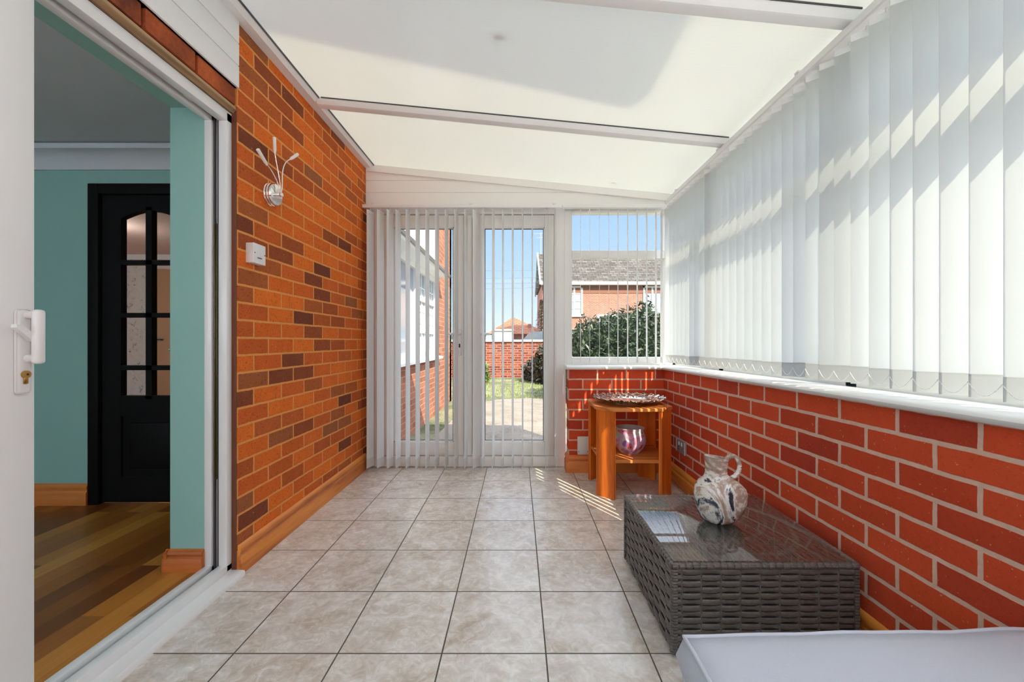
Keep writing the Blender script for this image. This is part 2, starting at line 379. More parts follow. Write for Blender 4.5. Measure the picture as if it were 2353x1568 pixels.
def leaves(name, c1, c2, c3):
    m = N(name); n1 = m.noise(m.coords(), 6, 3)
    cc = m.ramp(n1, [(.35,c1),(.5,c2),(.68,c3)])
    d = m.n('ShaderNodeBsdfPrincipled'); m.l(cc, d.inputs['Base Color']); d.inputs['Roughness'].default_value = .4
    t = m.n('ShaderNodeBsdfTranslucent'); m.l(cc, t.inputs[0])
    s = m.n('ShaderNodeMixShader'); s.inputs[0].default_value = .2; m.l(d.outputs[0], s.inputs[1]); m.l(t.outputs[0], s.inputs[2]); m.l(s.outputs[0], m.out.inputs[0]); return m.m
M_LEAF = leaves('laurel leaves', (.010,.024,.010), (.022,.045,.018), (.07,.10,.05))
M_LEAF2 = leaves('light shrub leaves', (.06,.11,.03), (.14,.22,.06), (.28,.36,.13))
M_LEAF3 = leaves('brown shrub leaves', (.02,.022,.010), (.04,.038,.02), (.085,.075,.04))
M_CONIFER = leaves('conifer needles', (.02,.04,.025), (.04,.065,.04), (.07,.10,.06))
M_STEM = plain('brown stem', (.10,.065,.04), .8)
def rooftile(name, a, b_, axis='X', bw=.30, rh=.10):
    m = N(name); x = m.sep(m.coords())
    t = m.n('ShaderNodeTexBrick', offset=.5); m.l(m.comb(x[axis], x['Z']), t.inputs[0])
    for k, v in (('Scale',1),('Mortar Size',.022),('Mortar Smooth',.6),('Brick Width',bw),('Row Height',rh)): t.inputs[k].default_value = v
    t.inputs['Color1'].default_value = (*a,1); t.inputs['Color2'].default_value = (*b_,1); t.inputs['Mortar'].default_value = (*[q*.3 for q in a],1)
    return m.pbr(t.outputs[0], .8, nrm=m.bump(t.outputs[1], -.6, .05), spec=.2)
M_ROOFT = rooftile('grey brown concrete tiles', (.06,.052,.046), (.13,.115,.105), bw=.42, rh=.16)
M_ROOFR = rooftile('terracotta roof tiles', (.30,.11,.065), (.36,.15,.09), bw=.4, rh=.12)
M_SLATE = plain('slate grey roof', (.14,.15,.17), .6)
M_WINGL = plain('reflecting house glass', (.30,.34,.40), .08, 0, .8)
M_CAR1 = plain('dark grey blue car paint', (.14,.17,.22), .25, .3); M_CAR2 = plain('bright blue car paint', (.05,.10,.30), .25, .2); M_CAR3 = plain('teal blue car paint', (.09,.17,.30), .25, .2)
M_TYRE = plain('black rubber', (.02,.02,.02), .8); M_CARGL = plain('tinted car glass', (.10,.13,.17), .05, 0, .8)
M_STONE = plain('pale coping stone', (.58,.54,.50), .85, var=.2); M_WIRE = plain('overhead wire', (.10,.13,.18), .6)
M_TRUNK = M_STEM

# ------------------------------------------------------------------ setting: shell
XL, XR, YB = -1.205, 1.12, 3.22
B((0,0,0)).box(-1.228, 1.16, -.85, 3.40, -.1, 0).done('floor', M_TILE, kind='structure', smooth=False)
# left wall: brick from the patio door to the back, brick course over the door
wl = B()
wl.box(-1.45, XL, 1.80, 3.42, -.1, 2.44)
wl.done('wall_left', M_BRICK_L, kind='structure', smooth=False)
m_ = B(); 
random.seed(3)
y = 1.80
while y > -.8:
    L = .2145
    m_.box(-1.40, XL-.002+random.uniform(-.004,.004), y-L, y-.004, 2.014, 2.086, .004); y -= L+.010
LTONE = [(0,(.20,.055,.026)),(.5,(.58,.14,.045)),(1,(.66,.17,.055))]
m = N('single brick course'); n1 = m.noise(m.coords(), 3.2, 2); n2 = m.noise(m.coords(), 60, 4, .7)
c = m.ramp(m.math('ADD', m.math('MULTIPLY', n1, .8), m.math('MULTIPLY', n2, .2)), [(.34,(.16,.045,.022)),(.46,(.38,.09,.032)),(.6,(.68,.17,.045))])
M_COURSE = m.pbr(c, .9, nrm=m.bump(n2, .5, .006), spec=.2)
m_.done('trim_1', M_COURSE, kind='structure')
B().prism([(XL-.03,1.978),(XL-.012,1.978),(XL-.002,1.992),(XL-.004,2.006),(XL-.016,2.014),(XL-.03,2.014)], 1, -.85, 1.80).done('trim_2', wood('weathered timber bead', (.46,.30,.16), (.34,.20,.09), (.16,.09,.04)), kind='structure')
# lintel core behind
B().box(-1.46, -1.30, -.85, 1.80, 1.99, 2.44).done('wall_left_lintel', M_TEAL, kind='structure')
cl = B()
for z0, z1 in ((2.086,2.178),(2.182,2.274),(2.278,2.375)):
    cl.box(-1.30, XL+.012, -.85, 1.797, z0, z1, .002)
cl.box(-1.30, XL+.004, -.85, 1.795, 2.086, 2.375)
cl.done('trim_3', M_PVC2, kind='structure')
# wall plate where the roof meets the left wall
zr = lambda X: 2.396 - .0983*(X+1.133)
B().prism([(XL+.001,2.372),(-1.158,2.372),(-1.152,2.378),(-1.140,2.384),(-1.134,2.392),(-1.134,2.402),(XL+.001,2.409)], 1, -.85, 3.318).done('trim_4', M_PVC, kind='structure')
# right dwarf wall and back return
tl = lambda Y: .0085*(3.2-Y)
wr = B()
wr.hexa(((XR,-.85,-.1),(1.24,-.85,-.1),(1.24,3.44,-.1),(XR,3.44,-.1),(XR,-.85,.787+tl(-.85)),(1.24,-.85,.787+tl(-.85)),(1.24,3.44,.787),(XR,3.44,.787)))
wr.done('wall_right', M_BRICK_R, kind='structure', smooth=False)
B().box(.388, XR, YB, 3.335, -.1, .787).done('wall_back', M_BRICK_B, kind='structure', smooth=False)
# rear end (behind the camera): low wall and glazing, so daylight reaches the near half
B().box(-1.45, 1.30, -.95, -.85, -.1, .8).done('wall_rear', M_BRICK_B, kind='structure', smooth=False)
# sills
def sill_prof(front, back, zt=.816, zb=.788):
    return [(front+.03,zb),(front+.010,zb+.001),(front+.002,zb+.008),(front,zb+.015),(front+.003,zt-.006),(front+.010,zt-.001),(front+.02,zt),(back,zt+.002),(back,zb)]
B().prism([(y_,z) for y_,z in sill_prof(3.190,3.345)], 0, .372, 1.098).done('trim_5', M_PVC, kind='structure')
sb = B(); pr = sill_prof(1.093,1.27); A_ = [(x_, -.84, z+tl(-.84)) for x_, z in pr]; B_ = [(x_, 3.34, z+tl(3.34)) for x_, z in pr]
va = [sb.bm.verts.new(p) for p in A_]; vb = [sb.bm.verts.new(p) for p in B_]
sb.bm.faces.new(va); sb.bm.faces.new(vb[::-1])
for i in range(len(pr)): sb.bm.faces.new((va[i], va[(i+1)%len(pr)], vb[(i+1)%len(pr)], vb[i]))
sb.done('trim_6', M_PVC, kind='structure')
# skirtings
SK = [(0,0),(.020,0),(.020,.070),(.017,.078),(.012,.084),(.013,.092),(.017,.099),(.016,.108),(.010,.118),(.003,.125),(0,.125)]
B().prism([(XL+.001+a,z) for a,z in SK], 1, 1.802, 3.30).done('baseboard_left', M_PINE, kind='structure')
B().prism([(XR-.001-a,z*1.05) for a,z in SK], 1, -.8, 3.218).done('baseboard_right', M_PINE, kind='structure')
bb = B(); bb.prism([(YB-.001-a,z*1.05) for a,z in SK], 0, .369, 1.10)
bb.prism([(.388-a,z*1.05) for a,z in SK], 1, YB-.02, 3.33)
bb.done('baseboard_back', M_PINEX, kind='structure')

# roof: sheets, glazing bars, back fascia, eaves beam
roof = struct('ceiling')
bars = [1.494, 2.4175]
edges = [-.85, 1.494, 2.4175, 3.36]
for a, b in zip(edges, edges[1:]):
    q = B(); x0, x1 = -1.16, 1.39
    q.hexa(((x0,a+.002,zr(x0)),(x1,a+.002,zr(x1)),(x1,b-.002,zr(x1)),(x0,b-.002,zr(x0)),(x0,a+.002,zr(x0)+.012),(x1,a+.002,zr(x1)+.012),(x1,b-.002,zr(x1)+.012),(x0,b-.002,zr(x0)+.012)))
    q.done('roof_sheet', M_ROOF, roof, smooth=False)
for yb in bars:
    q = B(); x0, x1 = -1.150, 1.36
    pf = [(-.030,-.002),(-.030,-.010),(-.025,-.020),(-.018,-.034),(-.010,-.038),(.028,-.038),(.030,-.030),(.030,-.002)]
    A_ = [q.bm.verts.new((x0, yb+a, zr(x0)+z)) for a, z in pf]; B_ = [q.bm.verts.new((x1, yb+a, zr(x1)+z)) for a, z in pf]
    q.bm.faces.new(A_); q.bm.faces.new(B_[::-1])
    for i in range(len(pf)): q.bm.faces.new((A_[i], A_[(i+1)%len(pf)], B_[(i+1)%len(pf)], B_[i]))
    q.done('glazing_bar', M_PVC, roof)
    g = B(); v0 = [(-1.12,yb-.034),(1.20,yb-.034),(1.20,yb-.0305),(-1.12,yb-.0305)]
    g.hexa([(X,Y,zr(X)-.006) for X,Y in v0] + [(X,Y,zr(X)-.0005) for X,Y in v0]); g.done('gasket', M_GREYPVC, roof)
g = B(); v0 = [(-1.1335,-.8),(-1.1305,-.8),(-1.1305,3.31),(-1.1335,3.31)]
g.hexa([(X,Y,zr(X)-.010) for X,Y in v0] + [(X,Y,zr(X)-.0005) for X,Y in v0]); g.done('gasket', M_GREYPVC, roof)
q = B(); q.hexa([(X,Y,zr(X)-.055) for X,Y in ((XL+.01,3.300),(1.235,3.300),(1.235,3.345),(XL+.01,3.345))] + [(X,Y,zr(X)-.001) for X,Y in ((XL+.01,3.300),(1.235,3.300),(1.235,3.345),(XL+.01,3.345))]); q.done('trim_7', M_CREAM, kind='structure')
# cladding boards over the doors
q = B()
for z0, z1 in ((2.060,2.180),(2.1835,2.2755),(2.279,2.37)):
    xa = XL+.002; xe = min(1.235, -1.133+(2.396-.05-z0)/.0983)
    xe2 = min(1.235, -1.133+(2.396-.05-z1)/.0983)
    q.prism([(xa,z0),(xe,z0),(xe2,z1),(xa,z1)], 1, 3.318, 3.338)
q.prism([(XL+.002,2.06),(1.235,2.06),(1.235,2.11),(-1.2,2.355)], 1, 3.3235, 3.345)
q.done('trim_8', M_CREAM, kind='structure')
# eaves beam along the right, gutter outside
B().prism([(1.235,2.075),(1.31,2.075),(1.31,2.145),(1.235,2.152)], 1, -.85, 3.42).done('trim_9', M_PVC, kind='structure')
B().prism([(1.325,2.125),(1.33,2.065),(1.36,2.058),(1.415,2.058),(1.432,2.075),(1.437,2.125),(1.43,2.125),(1.424,2.08),(1.41,2.066),(1.36,2.066),(1.34,2.07),(1.335,2.125)], 1, -.9, 3.45).done('gutter', M_PVC, kind='structure')

# ------------------------------------------------------------------ windows and doors of the conservatory
def frame_rect(bd, x0, x1, z0, z1, t, y0, y1, bev=.006):     # rectangular frame in the XZ plane
    bd.box(x0, x0+t, y0, y1, z0, z1, bev); bd.box(x1-t, x1, y0, y1, z0, z1, bev)
    bd.box(x0+t-.001, x1-t+.001, y0, y1, z0, z0+t, bev); bd.box(x0+t-.001, x1-t+.001, y0, y1, z1-t, z1, bev)
# back window
w1 = struct('window_1', (.8, 3.345, .82))
q = B(w1.location); q.box(.372,.432,3.345,3.415,.815,2.075,.006); q.box(1.17,1.235,3.345,3.415,.815,2.075,.006)
q.box(.431,1.171,3.345,3.415,.815,.878,.006); q.box(.431,1.171,3.345,3.415,2.028,2.075,.006); q.box(.431,1.171,3.347,3.413,1.669,1.732,.006)
q.done('frame', M_CREAM, w1)
for z0, z1 in ((.870,1.675),(1.726,2.034)):
    B(w1.location).box(.425,1.177,3.378,3.384,z0,z1).done('pane', M_GLASS, w1, smooth=False)
# french doors
d1 = struct('door_1', (-.4, 3.36, 0)); o_ = d1.location
q = B(o_); q.box(XL,-1.092,3.350,3.42,0,2.075,.005); q.box(.291,.382,3.350,3.42,0,2.075,.005); q.box(-1.093,.292,3.350,3.42,2.022,2.075,.005); q.box(-1.093,.292,3.348,3.42,0,.085,.006)
q.box(.383,.372,3.345,3.42,0,.8) if False else None
q.done('frame', M_CREAM, d1)
def leaf(x0, x1, px0, px1, left):
    b_ = B(o_)
    b_.box(x0,px0,3.355,3.415,.092,2.015,.005); b_.box(px1,x1,3.355,3.415,.092,2.015,.005)
    b_.box(px0-.001,px1+.001,3.356,3.414,.092,.198,.005); b_.box(px0-.001,px1+.001,3.356,3.414,1.918,2.015,.005)
    # glazing bead
    for a,b,c_,d in ((px0,px0+.008,.198,1.918),(px1-.008,px1,.198,1.918),(px0,px1,.198,.206),(px0,px1,1.910,1.918)): b_.box(a,b,3.362,3.372,c_,d)
    lf = b_.done('leaf', M_CREAM, d1)
    B(o_).box(px0-.005,px1+.005,3.382,3.388,.19,1.925).done('pane', M_GLASS, lf, smooth=False)
    g_ = B(o_)
    for a,b,c_,d in ((px0+.008,px0+.013,.206,1.910),(px1-.013,px1-.008,.206,1.910),(px0+.008,px1-.008,.206,.211),(px0+.008,px1-.008,1.905,1.910)): g_.box(a,b,3.374,3.381,c_,d)
    g_.done('glazing_seal', M_GREYPVC, lf)
    hx = x1-.033 if left else x0+.033; s = -1 if left else 1
    b_ = B(o_); b_.box(hx-.017,hx+.017,3.344,3.356,.89,1.10,.006)
    b_.tube([(hx,3.345,1.065),(hx,3.315,1.065),(hx+s*.012,3.308,1.064),(hx+s*.11,3.308,1.062)], [.010,.010,.010,.009], 12)
    hd = b_.done('handle', M_WHITEPL, lf)
    b_ = B(o_); b_.lathe([(0,-.006),(.009,-.006),(.009,0),(0,0)], (0,0,0), 16) if False else None
    b_.box(hx-.006,hx+.006,3.340,3.345,.955,.985,.002); b_.done('keyhole', M_DARKHOLE, lf)
leaf(-1.0875,-.432,-.993,-.512,True)
leaf(-.364,.289,-.2736,.2147,False)
B(o_).box(-.430,-.366,3.345,3.41,.092,2.012,.010).done('astragal', M_CREAM, d1)
# side windows behind the long blind
w2 = struct('window_2', (1.3, 1.2, .82)); o_ = w2.location
q = B(o_); X0, X1 = 1.262, 1.332
q.box(X0,X1,-.85,3.42,.80,.875,.005); q.box(X0,X1,-.85,3.42,2.02,2.075,.005); q.box(X0+.002,X1-.002,-.85,3.42,1.67,1.73,.005)
for ym in (3.39,2.605,1.59,.575,-.44,-.83): q.box(X0,X1,ym-.03,ym+.03,.81,2.07,.005)
q.done('frame', M_PVC, w2)
for a, b in ((-.80,-.44),(-.44,.575),(.575,1.59),(1.59,2.605),(2.605,3.39)):
    for z0, z1 in ((.86,1.685),(1.72,2.03)):
        B(o_).box(1.294,1.299,a+.025,b-.025,z0,z1).done('pane', M_GLASS, w2, smooth=False)
# rear window
w3 = struct('window_3', (0,-.9,.8)); o_ = w3.location
q = B(o_); frame_rect(q, -1.2, 1.24, .8, 2.16, .06, -.93, -.87); q.prism([(-1.2,2.16),(1.24,2.16),(1.24,2.165),(-1.2,2.40)],1,-.93,-.87); q.done('frame', M_PVC, w3)
B(o_).box(-1.15,1.19,-.902,-.897,.85,2.11).done('pane', M_GLASS, w3, smooth=False)

# patio sliding door
d2 = struct('door_2', (-1.25, 1.2, 0)); o_ = d2.location
q = B(o_)
# sill sections, head sections, far jamb sections (stepped tracks)
for x0, x1, z in ((-1.262,-1.226,.056),(-1.318,-1.288,.056),(-1.288,-1.262,.030)):
    q.box(x0,x1,-.6,1.799,.02,z,.003)
for x0, x1, z in ((-1.262,-1.226,1.932),(-1.318,-1.288,1.932),(-1.288,-1.262,1.957)):
    q.box(x0,x1,-.6,1.799,z,1.977,.003)
for x0, x1, yy in ((-1.262,-1.226,1.767),(-1.318,-1.288,1.762),(-1.288,-1.262,1.782)):
    q.box(x0,x1,yy,1.799,.028,1.97,.003)
q.done('frame', M_PVC, d2)
q = B(o_); q.box(-1.281,-1.277,-.6,1.78,.030,.040); q.box(-1.271,-1.268,-.6,1.78,.030,.038); q.box(-1.284,-1.280,1.77,1.783,.04,1.95); q.box(-1.268,-1.265,1.77,1.783,.04,1.95); q.box(-1.284,-1.266,-.6,1.78,1.950,1.957); q.done('track', M_GREYPVC, d2)
q = B(o_); q.box(-1.2785,-1.2765,1.766,1.782,.42,1.50,.0004); q.box(-1.2715,-1.2695,1.766,1.782,.42,1.50,.0004); q.box(-1.2785,-1.2695,1.779,1.782,.42,1.50); q.done('lock_keep', plain('aged brass strip', (.30,.22,.10), .4, 1), d2)
q = B(o_); q.box(-1.278,-1.270,1.60,1.64,1.940,1.952,.002); q.done('track_stop', M_WHITEPL, d2)
# moving leaf (slid open towards the camera)
q = B(o_); YE = 1.088
q.box(-1.287,-1.252,YE-.085,YE,.034,1.953,.004); q.box(-1.287,-1.252,-.55,-.465,.034,1.953,.004)
q.box(-1.287,-1.252,-.466,YE-.084,.034,.12,.004); q.box(-1.287,-1.252,-.466,YE-.084,1.87,1.953,.004)
lf = q.done('sliding_leaf', M_PVC, d2)
B(o_).box(-1.272,-1.267,-.47,YE-.08,.11,1.88).done('pane', M_GLASS, lf, smooth=False)
q = B(o_); hy = YE-.030
q.box(-1.253,-1.243,hy-.0165,hy+.0165,.868,1.082,.008,3)
# D pull
q.tube([(-1.245,hy+.006,1.068),(-1.215,hy+.008,1.068)], .010, 12); q.tube([(-1.245,hy+.006,.958),(-1.215,hy+.008,.958)], .010, 12)
q.box(-1.226,-1.204,hy-.006,hy+.016,.944,1.082,.008,3)
hd = q.done('handle', M_WHITEPL, lf)
q = B(o_); 
q.prism([(hy+.012,1.002),(hy+.003,1.000),(hy-.036,1.035),(hy-.034,1.043),(hy-.022,1.041),(hy+.012,1.012)], 0, -1.236, -1.222); q.tube([(-1.244,hy+.004,1.008),(-1.222,hy+.004,1.008)], .007, 12)
q.done('thumb_lever', M_WHITEPL, lf)
q = B(o_); q.tube([(-1.244,hy,.918),(-1.237,hy,.918)], .0095, 20); q.box(-1.244,-1.238,hy-.005,hy+.005,.893,.918,.003); kc = q.done('lock_cylinder', M_BRASS, lf)
q = B(o_); q.tube([(-1.238,hy+.001,.918),(-1.2365,hy+.001,.918)], .003, 10); q.done('keyhole', M_DARKHOLE, lf)
q = B(o_); q.prism([(-1.300,.0),(-1.170,.0),(-1.170,.014),(-1.174,.021),(-1.228,.024),(-1.300,.024)], 1, -.6, 1.800); q.done('sill_board', M_PVC, d2)
# dark sealed joint beside the frame
B().box(-1.232,-1.206,1.796,1.801,.024,1.99).done('trim_10', plain('brown mastic', (.16,.05,.022), .8), kind='structure')

# ------------------------------------------------------------------ kitchen and hall beyond
B().box(-4.4,-1.30,-1.6,2.50,-.06,.04).done('floor_kitchen', M_WOODFLOOR, kind='structure', smooth=False)
B().box(-4.4,-1.46,-1.6,2.50,2.135,2.2).done('ceiling_kitchen', M_CEIL, kind='structure')
YW = 2.474
q = B(); q.box(-4.4,-2.528,YW,YW+.1,.04,2.14); q.box(-2.528,-1.985,YW,YW+.1,1.932,2.14); q.box(-1.985,-1.45,YW,YW+.1,.04,2.14); q.done('wall_kitchen_far', M_TEAL, kind='structure')
B().box(-1.462,-1.318,1.764,2.48,.04,2.14).done('wall_kitchen_reveal', M_TEAL, kind='structure')
B().box(-1.46,-1.315,-.6,1.770,1.985,2.14).done('wall_kitchen_head', M_TEAL, kind='structure')
B().box(-4.5,-4.4,-1.6,2.5,0,2.2).done('wall_kitchen_left', M_TEAL, kind='structure')
B().box(-4.5,-1.2,-1.7,-1.6,0,2.2).done('wall_kitchen_rear', M_TEAL, kind='structure')
B().box(-1.46,-1.35,-1.7,-.6,0,2.2).done('wall_kitchen_right', M_TEAL, kind='structure')
w5 = struct('window_5', (-2.9,-1.58,1.4)); q = B(w5.location); frame_rect(q,-3.6,-2.2,.9,2.0,.06,-1.6,-1.55); q.done('frame', M_PVC, w5)  # unseen window added to go with the kitchen fill light
B(w5.location).box(-3.56,-2.24,-1.592,-1.588,.95,1.95).done('pane', M_WINGL, w5)
cv = [(0,0),(.012,0),(.016,.03),(.035,.062),(.066,.082),(.10,.086),(.10,.115),(0,.115)]
B().prism([(YW-a,2.012+z) for a,z in cv], 0, -4.4, -1.462).done('trim_11', M_CEIL, kind='structure')
q = B(); q.prism([(YW-a*.9,.04+z) for a,z in SK], 0, -4.4, -2.530); q.done('baseboard_kitchen', M_PINEX, kind='structure')
q = B(); q.prism([(1.764-a,.04+z*.72) for a,z in SK], 0, -1.475, -1.318); q.prism([(-1.462-a,.04+z*.72) for a,z in SK], 1, 1.745, 2.47); q.done('baseboard_reveal', M_PINEX, kind='structure')
# dark glazed door
d3 = struct('door_3', (-2.2, YW, .04)); o_ = d3.location
q = B(o_)
q.box(-2.528,-2.466,YW-.012,YW+.08,.04,1.932,.004); q.box(-2.466,-1.91,YW-.012,YW+.08,1.870,1.932,.004); q.box(-1.91,-1.85,YW-.012,YW+.08,.04,1.932,.004)
q.done('frame', M_DARKDOOR, d3)
q = B(o_); y0, y1 = YW+.012, YW+.05
za, zrow = 1.735, [(1.735,1.485),(1.459,1.172),(1.145,.860),(.832,.680)]
cx = -2.188
q.box(-2.464,-2.352,y0,y1,.05,1.868); q.box(-2.024,-1.912,y0,y1,.05,1.868)
q.box(cx-.018,cx+.018,y0,y1,.66,1.80)
for zt, zb in ((1.485,1.459),(1.172,1.145),(.860,.832)): q.box(-2.355,-2.02,y0,y1,zb,zt)
q.box(-2.355,-2.02,y0,y1,.05,.20); q.box(-2.355,-2.02,y0,y1,.56,.68); q.box(-2.352,-2.024,y0+.012,y1-.012,.19,.57); q.box(-2.31,-2.066,y0+.004,y1-.004,.24,.52,.008)
arc = [(-2.352+ .328*k/16, 1.735+.045*math.sin(PI*k/16)) for k in range(17)]
q.prism([(-2.352,1.868)]+arc+[(-2.024,1.868)], 1, y0, y1)
lf = q.done('leaf', M_DARKDOOR, d3)
for c0, c1 in ((-2.354,cx-.017),(cx+.017,-2.022)):
    for zt, zb in zrow: B(o_).box(c0,c1,y0+.016,y0+.020,zb-.001,zt+(.05 if zt>1.7 else .001)).done('pane', M_GLASS, lf, smooth=False)
q = B(o_); q.tube([(-1.935,y0,.96),(-1.935,y0-.04,.96),(-2.03,y0-.04,.955)], .008, 10); q.done('handle', M_CHROME, lf)
# hall
B().box(-7,-1.52,2.58,5.9,-.06,.04).done('floor_hall', M_WOODFLOOR, kind='structure', smooth=False)
B().box(-7,-1.52,2.58,5.9,2.2,2.25).done('ceiling_hall', M_PINKCEIL, kind='structure')
B().box(-7,-5.1,5.8,5.9,0,2.2).done('wall_hall', M_PAPER, kind='structure')
B().box(-5.1,-1.52,5.8,5.9,0,2.2).done('wall_hall_end', M_PINKCEIL, kind='structure')
B().box(-7.1,-7,2.5,5.9,0,2.2).done('wall_hall_left', M_PINKCEIL, kind='structure')
B().prism([(5.8,2.14),(5.79,2.14),(5.76,2.2),(5.8,2.2)],0,-7,-1.6).done('trim_12', M_CEIL, kind='structure')
d4 = struct('door_4', (-4.7,5.79,.04)); q = B(d4.location); q.box(-5.06,-4.3,5.765,5.80,.04,2.0,.004); q.done('leaf', M_TAN, d4)
q = B(d4.location); q.tube([(-4.88,5.77,1.03),(-4.88,5.73,1.03),(-4.98,5.73,1.03)], .009, 10); q.done('handle', M_DARKHOLE, d4)

# ------------------------------------------------------------------ vertical blinds
def slat(root, c, ang, z0, z1, mats, hh=.06, wdt=.0445):
    """c: (x,y) of the pivot; ang: direction of the slat in plan"""
    u = Vector((math.cos(ang), math.sin(ang), 0)); n = Vector((-u.y, u.x, 0)); c = Vector((c[0], c[1], 0))
    def pl_(b_, a0, a1, t, zz0, zz1, bow=0):
        k = 4; P0 = []; 
        for i in range(k+1):
            a = a0+(a1-a0)*i/k; P0.append((a, bow*(1-(2*i/k-1)**2)))
        pts = [c+u*a+n*(d+t) for a, d in P0] + [c+u*a+n*(d-t) for a, d in reversed(P0)]
        b_.prism([(p.x, p.y) for p in pts], 2, zz0, zz1)
    b_ = B(root.location); pl_(b_, -wdt, wdt, .0004, z0+hh-.004, z1, .0015)
    s_ = b_.done('slat', mats[0], root)
    b_ = B(root.location); pl_(b_, -wdt, wdt, .0013, z0, z0+hh, .0015); b_.done('weight_pocket', mats[1], s_)
    b_ = B(root.location); pl_(b_, -wdt*.98, wdt*.98, .0012, z1-.022, z1+.002, .0015)
    b_.tube([c+Vector((0,0,z1)), c+Vector((0,0,z1+.02))], .004, 6); b_.done('hanger', M_WHITEPL, s_)
    return s_
def chain(root, pts, name='bead_chain'):
    b_ = B(root.location)
    for p, q_ in zip(pts, pts[1:]):
        p, q_ = Vector(p), Vector(q_); n_ = 9; L = (q_-p).length; dip = max(.012, .032-.1*max(0, L-.08))
        path = [p.lerp(q_, k/n_) - Vector((0,0,dip*math.sin(PI*k/n_))) for k in range(n_+1)]
        b_.tube(path, .0007, 5)
        for k in range(n_*2+1):
            t = k/(n_*2); pp = p.lerp(q_, t) - Vector((0,0,dip*math.sin(PI*t)))
            bmesh.ops.create_icosphere(b_.bm, subdivisions=1, radius=.0017, matrix=Matrix.Translation(pp - b_.o))
    return b_.done(name, M_WHITEPL, root)
random.seed(11)
rb = thing('vertical_blind', 'long white vertical blind with closed slats covering the side windows on the right', 'blind', (1.2, 1.6, 2.1))
q = B(rb.location); q.prism([(1.165,2.092),(1.17,2.086),(1.205,2.086),(1.21,2.092),(1.21,2.118),(1.205,2.122),(1.17,2.122),(1.165,2.118)], 1, -.7, 3.335); q.done('headrail', M_PVC, rb)
for yb in (.9,1.75,2.45,3.1): B(rb.location).box(1.16,1.215,yb-.012,yb+.012,2.118,2.128,.002).done('bracket', M_WHITEPL, rb)
cp = []
for k in range(-21, 31):
    y_ = .981+.0768*k
    th = 49.5 + random.uniform(-1.6,1.6)
    if y_ < 1.32: th = 58.5 + random.uniform(-.8,.8)
    a = math.radians(90+th)
    slat(rb, (1.2, y_), a, .838+tl(y_)+random.uniform(-.002,.002), 2.072, (M_SLAT, M_POCKET))
    if y_ > .7: cp.append((1.2+math.cos(a)*.046, y_+math.sin(a)*.046, .838+tl(y_)+.040))
chain(rb, cp)
db = thing('vertical_blind', 'white vertical blind with slats turned open in front of the glazed double doors', 'blind', (-.45, 3.26, 2.05))
q = B(db.location); q.box(-1.203,.335,3.236,3.284,2.037,2.064,.003); q.done('headrail', M_PVC, db)
for xb in (-1.12,-.36,.28): B(db.location).box(xb-.012,xb+.012,3.23,3.33,2.060,2.072,.003).done('bracket', M_WHITEPL, db)
tips = [52,108,160,208,262,315,368,420,472,525,577,622,673,727,780,833,887,940,1015,1030,1070]
cp = []
for i, v in enumerate(tips):
    th = 9 + random.uniform(-1.5,1.5)
    if i == 11: th = 34
    if i < 3: th = 17
    if i >= 18: th = 3+random.uniform(-2,2)
    tx = (820+v/2.34-1190)*3.216/964
    a = math.radians(90-th); cx_ = tx + .0445*math.cos(a); cy_ = 3.216+.0445
    slat(db, (cx_, cy_), a, .026+random.uniform(0,.004), 2.018, (M_SLATD, M_POCKETD), .07)
q = B(db.location)
q.tube([(.345,3.215,2.03),(.345,3.213,1.2),(.347,3.212,.77)], .0012, 6); q.tube([(.352,3.215,2.03),(.352,3.213,1.2),(.352,3.212,.79)], .0012, 6); q.done('cord', M_WHITEPL, db)
q = B(db.location); q.lathe([(0,0),(.007,0),(.008,.01),(.006,.13),(.003,.145),(0,.147)], (.348,3.212,.60), 12); q.done('cord_weight', M_WHITEPL, db)
wb = thing('vertical_blind', 'short white vertical blind with open slats over the small end window', 'blind', (.8, 3.26, 2.05))
q = B(wb.location); q.box(.345,1.15,3.236,3.284,2.037,2.064,.003); q.done('headrail', M_PVC, wb)
cp = []
for x_ in (1333.8,1355.5,1378,1399.6,1421,1443.5,1466,1488,1509.3,1522.6):
    th = 9 + random.uniform(-1.5,1.5); a = math.radians(90-th); tx = (x_-1190)*3.222/964
    slat(wb, (tx+.0445*math.cos(a), 3.2665), a, .836, 2.018, (M_SLATD, M_POCKETD), .045); cp.append((tx, 3.221, .872))
chain(wb, cp)

# ------------------------------------------------------------------ wall light, switch, sockets
wl_ = thing('wall_light', 'chrome wall light with three bendy arms and white tubes on the orange brick wall', 'wall light', (XL, 2.03, 1.712)); o_ = wl_.location
q = B(o_)
pf = [(0,0),(.052,0),(.053,.006),(.049,.009),(.053,.013),(.053,.019),(.049,.022),(.053,.026),(.053,.032),(.049,.038),(.030,.041),(0,.042)]
ring = []
def lathex(b_, prof, c, n=36):
    c = Vector(c); rings = []
    for r, h in prof:
        if r < 1e-6: rings.append([b_.bm.verts.new(c+Vector((h,0,0))-b_.o)]); continue
        rings.append([b_.bm.verts.new(c+Vector((h, r*math.cos(2*PI*k/n), r*math.sin(2*PI*k/n)))-b_.o) for k in range(n)])
    for A, Q in zip(rings, rings[1:]):
        for k in range(n):
            f = [A[k%len(A)], A[(k+1)%n%len(A)], Q[(k+1)%n%len(Q)], Q[k%len(Q)]]; u = []
            for v in f:
                if v not in u: u.append(v)
            if len(u) > 2: b_.bm.faces.new(u)
lathex(q, pf, (XL,2.03,1.712)); q.done('base', M_CHROME, wl_)
q = B(o_); lathex(q, [(0,.04),(.012,.04),(.012,.062),(.009,.066),(0,.067)], (XL,2.03,1.712), 20); q.done('hub', M_CHROME, wl_)
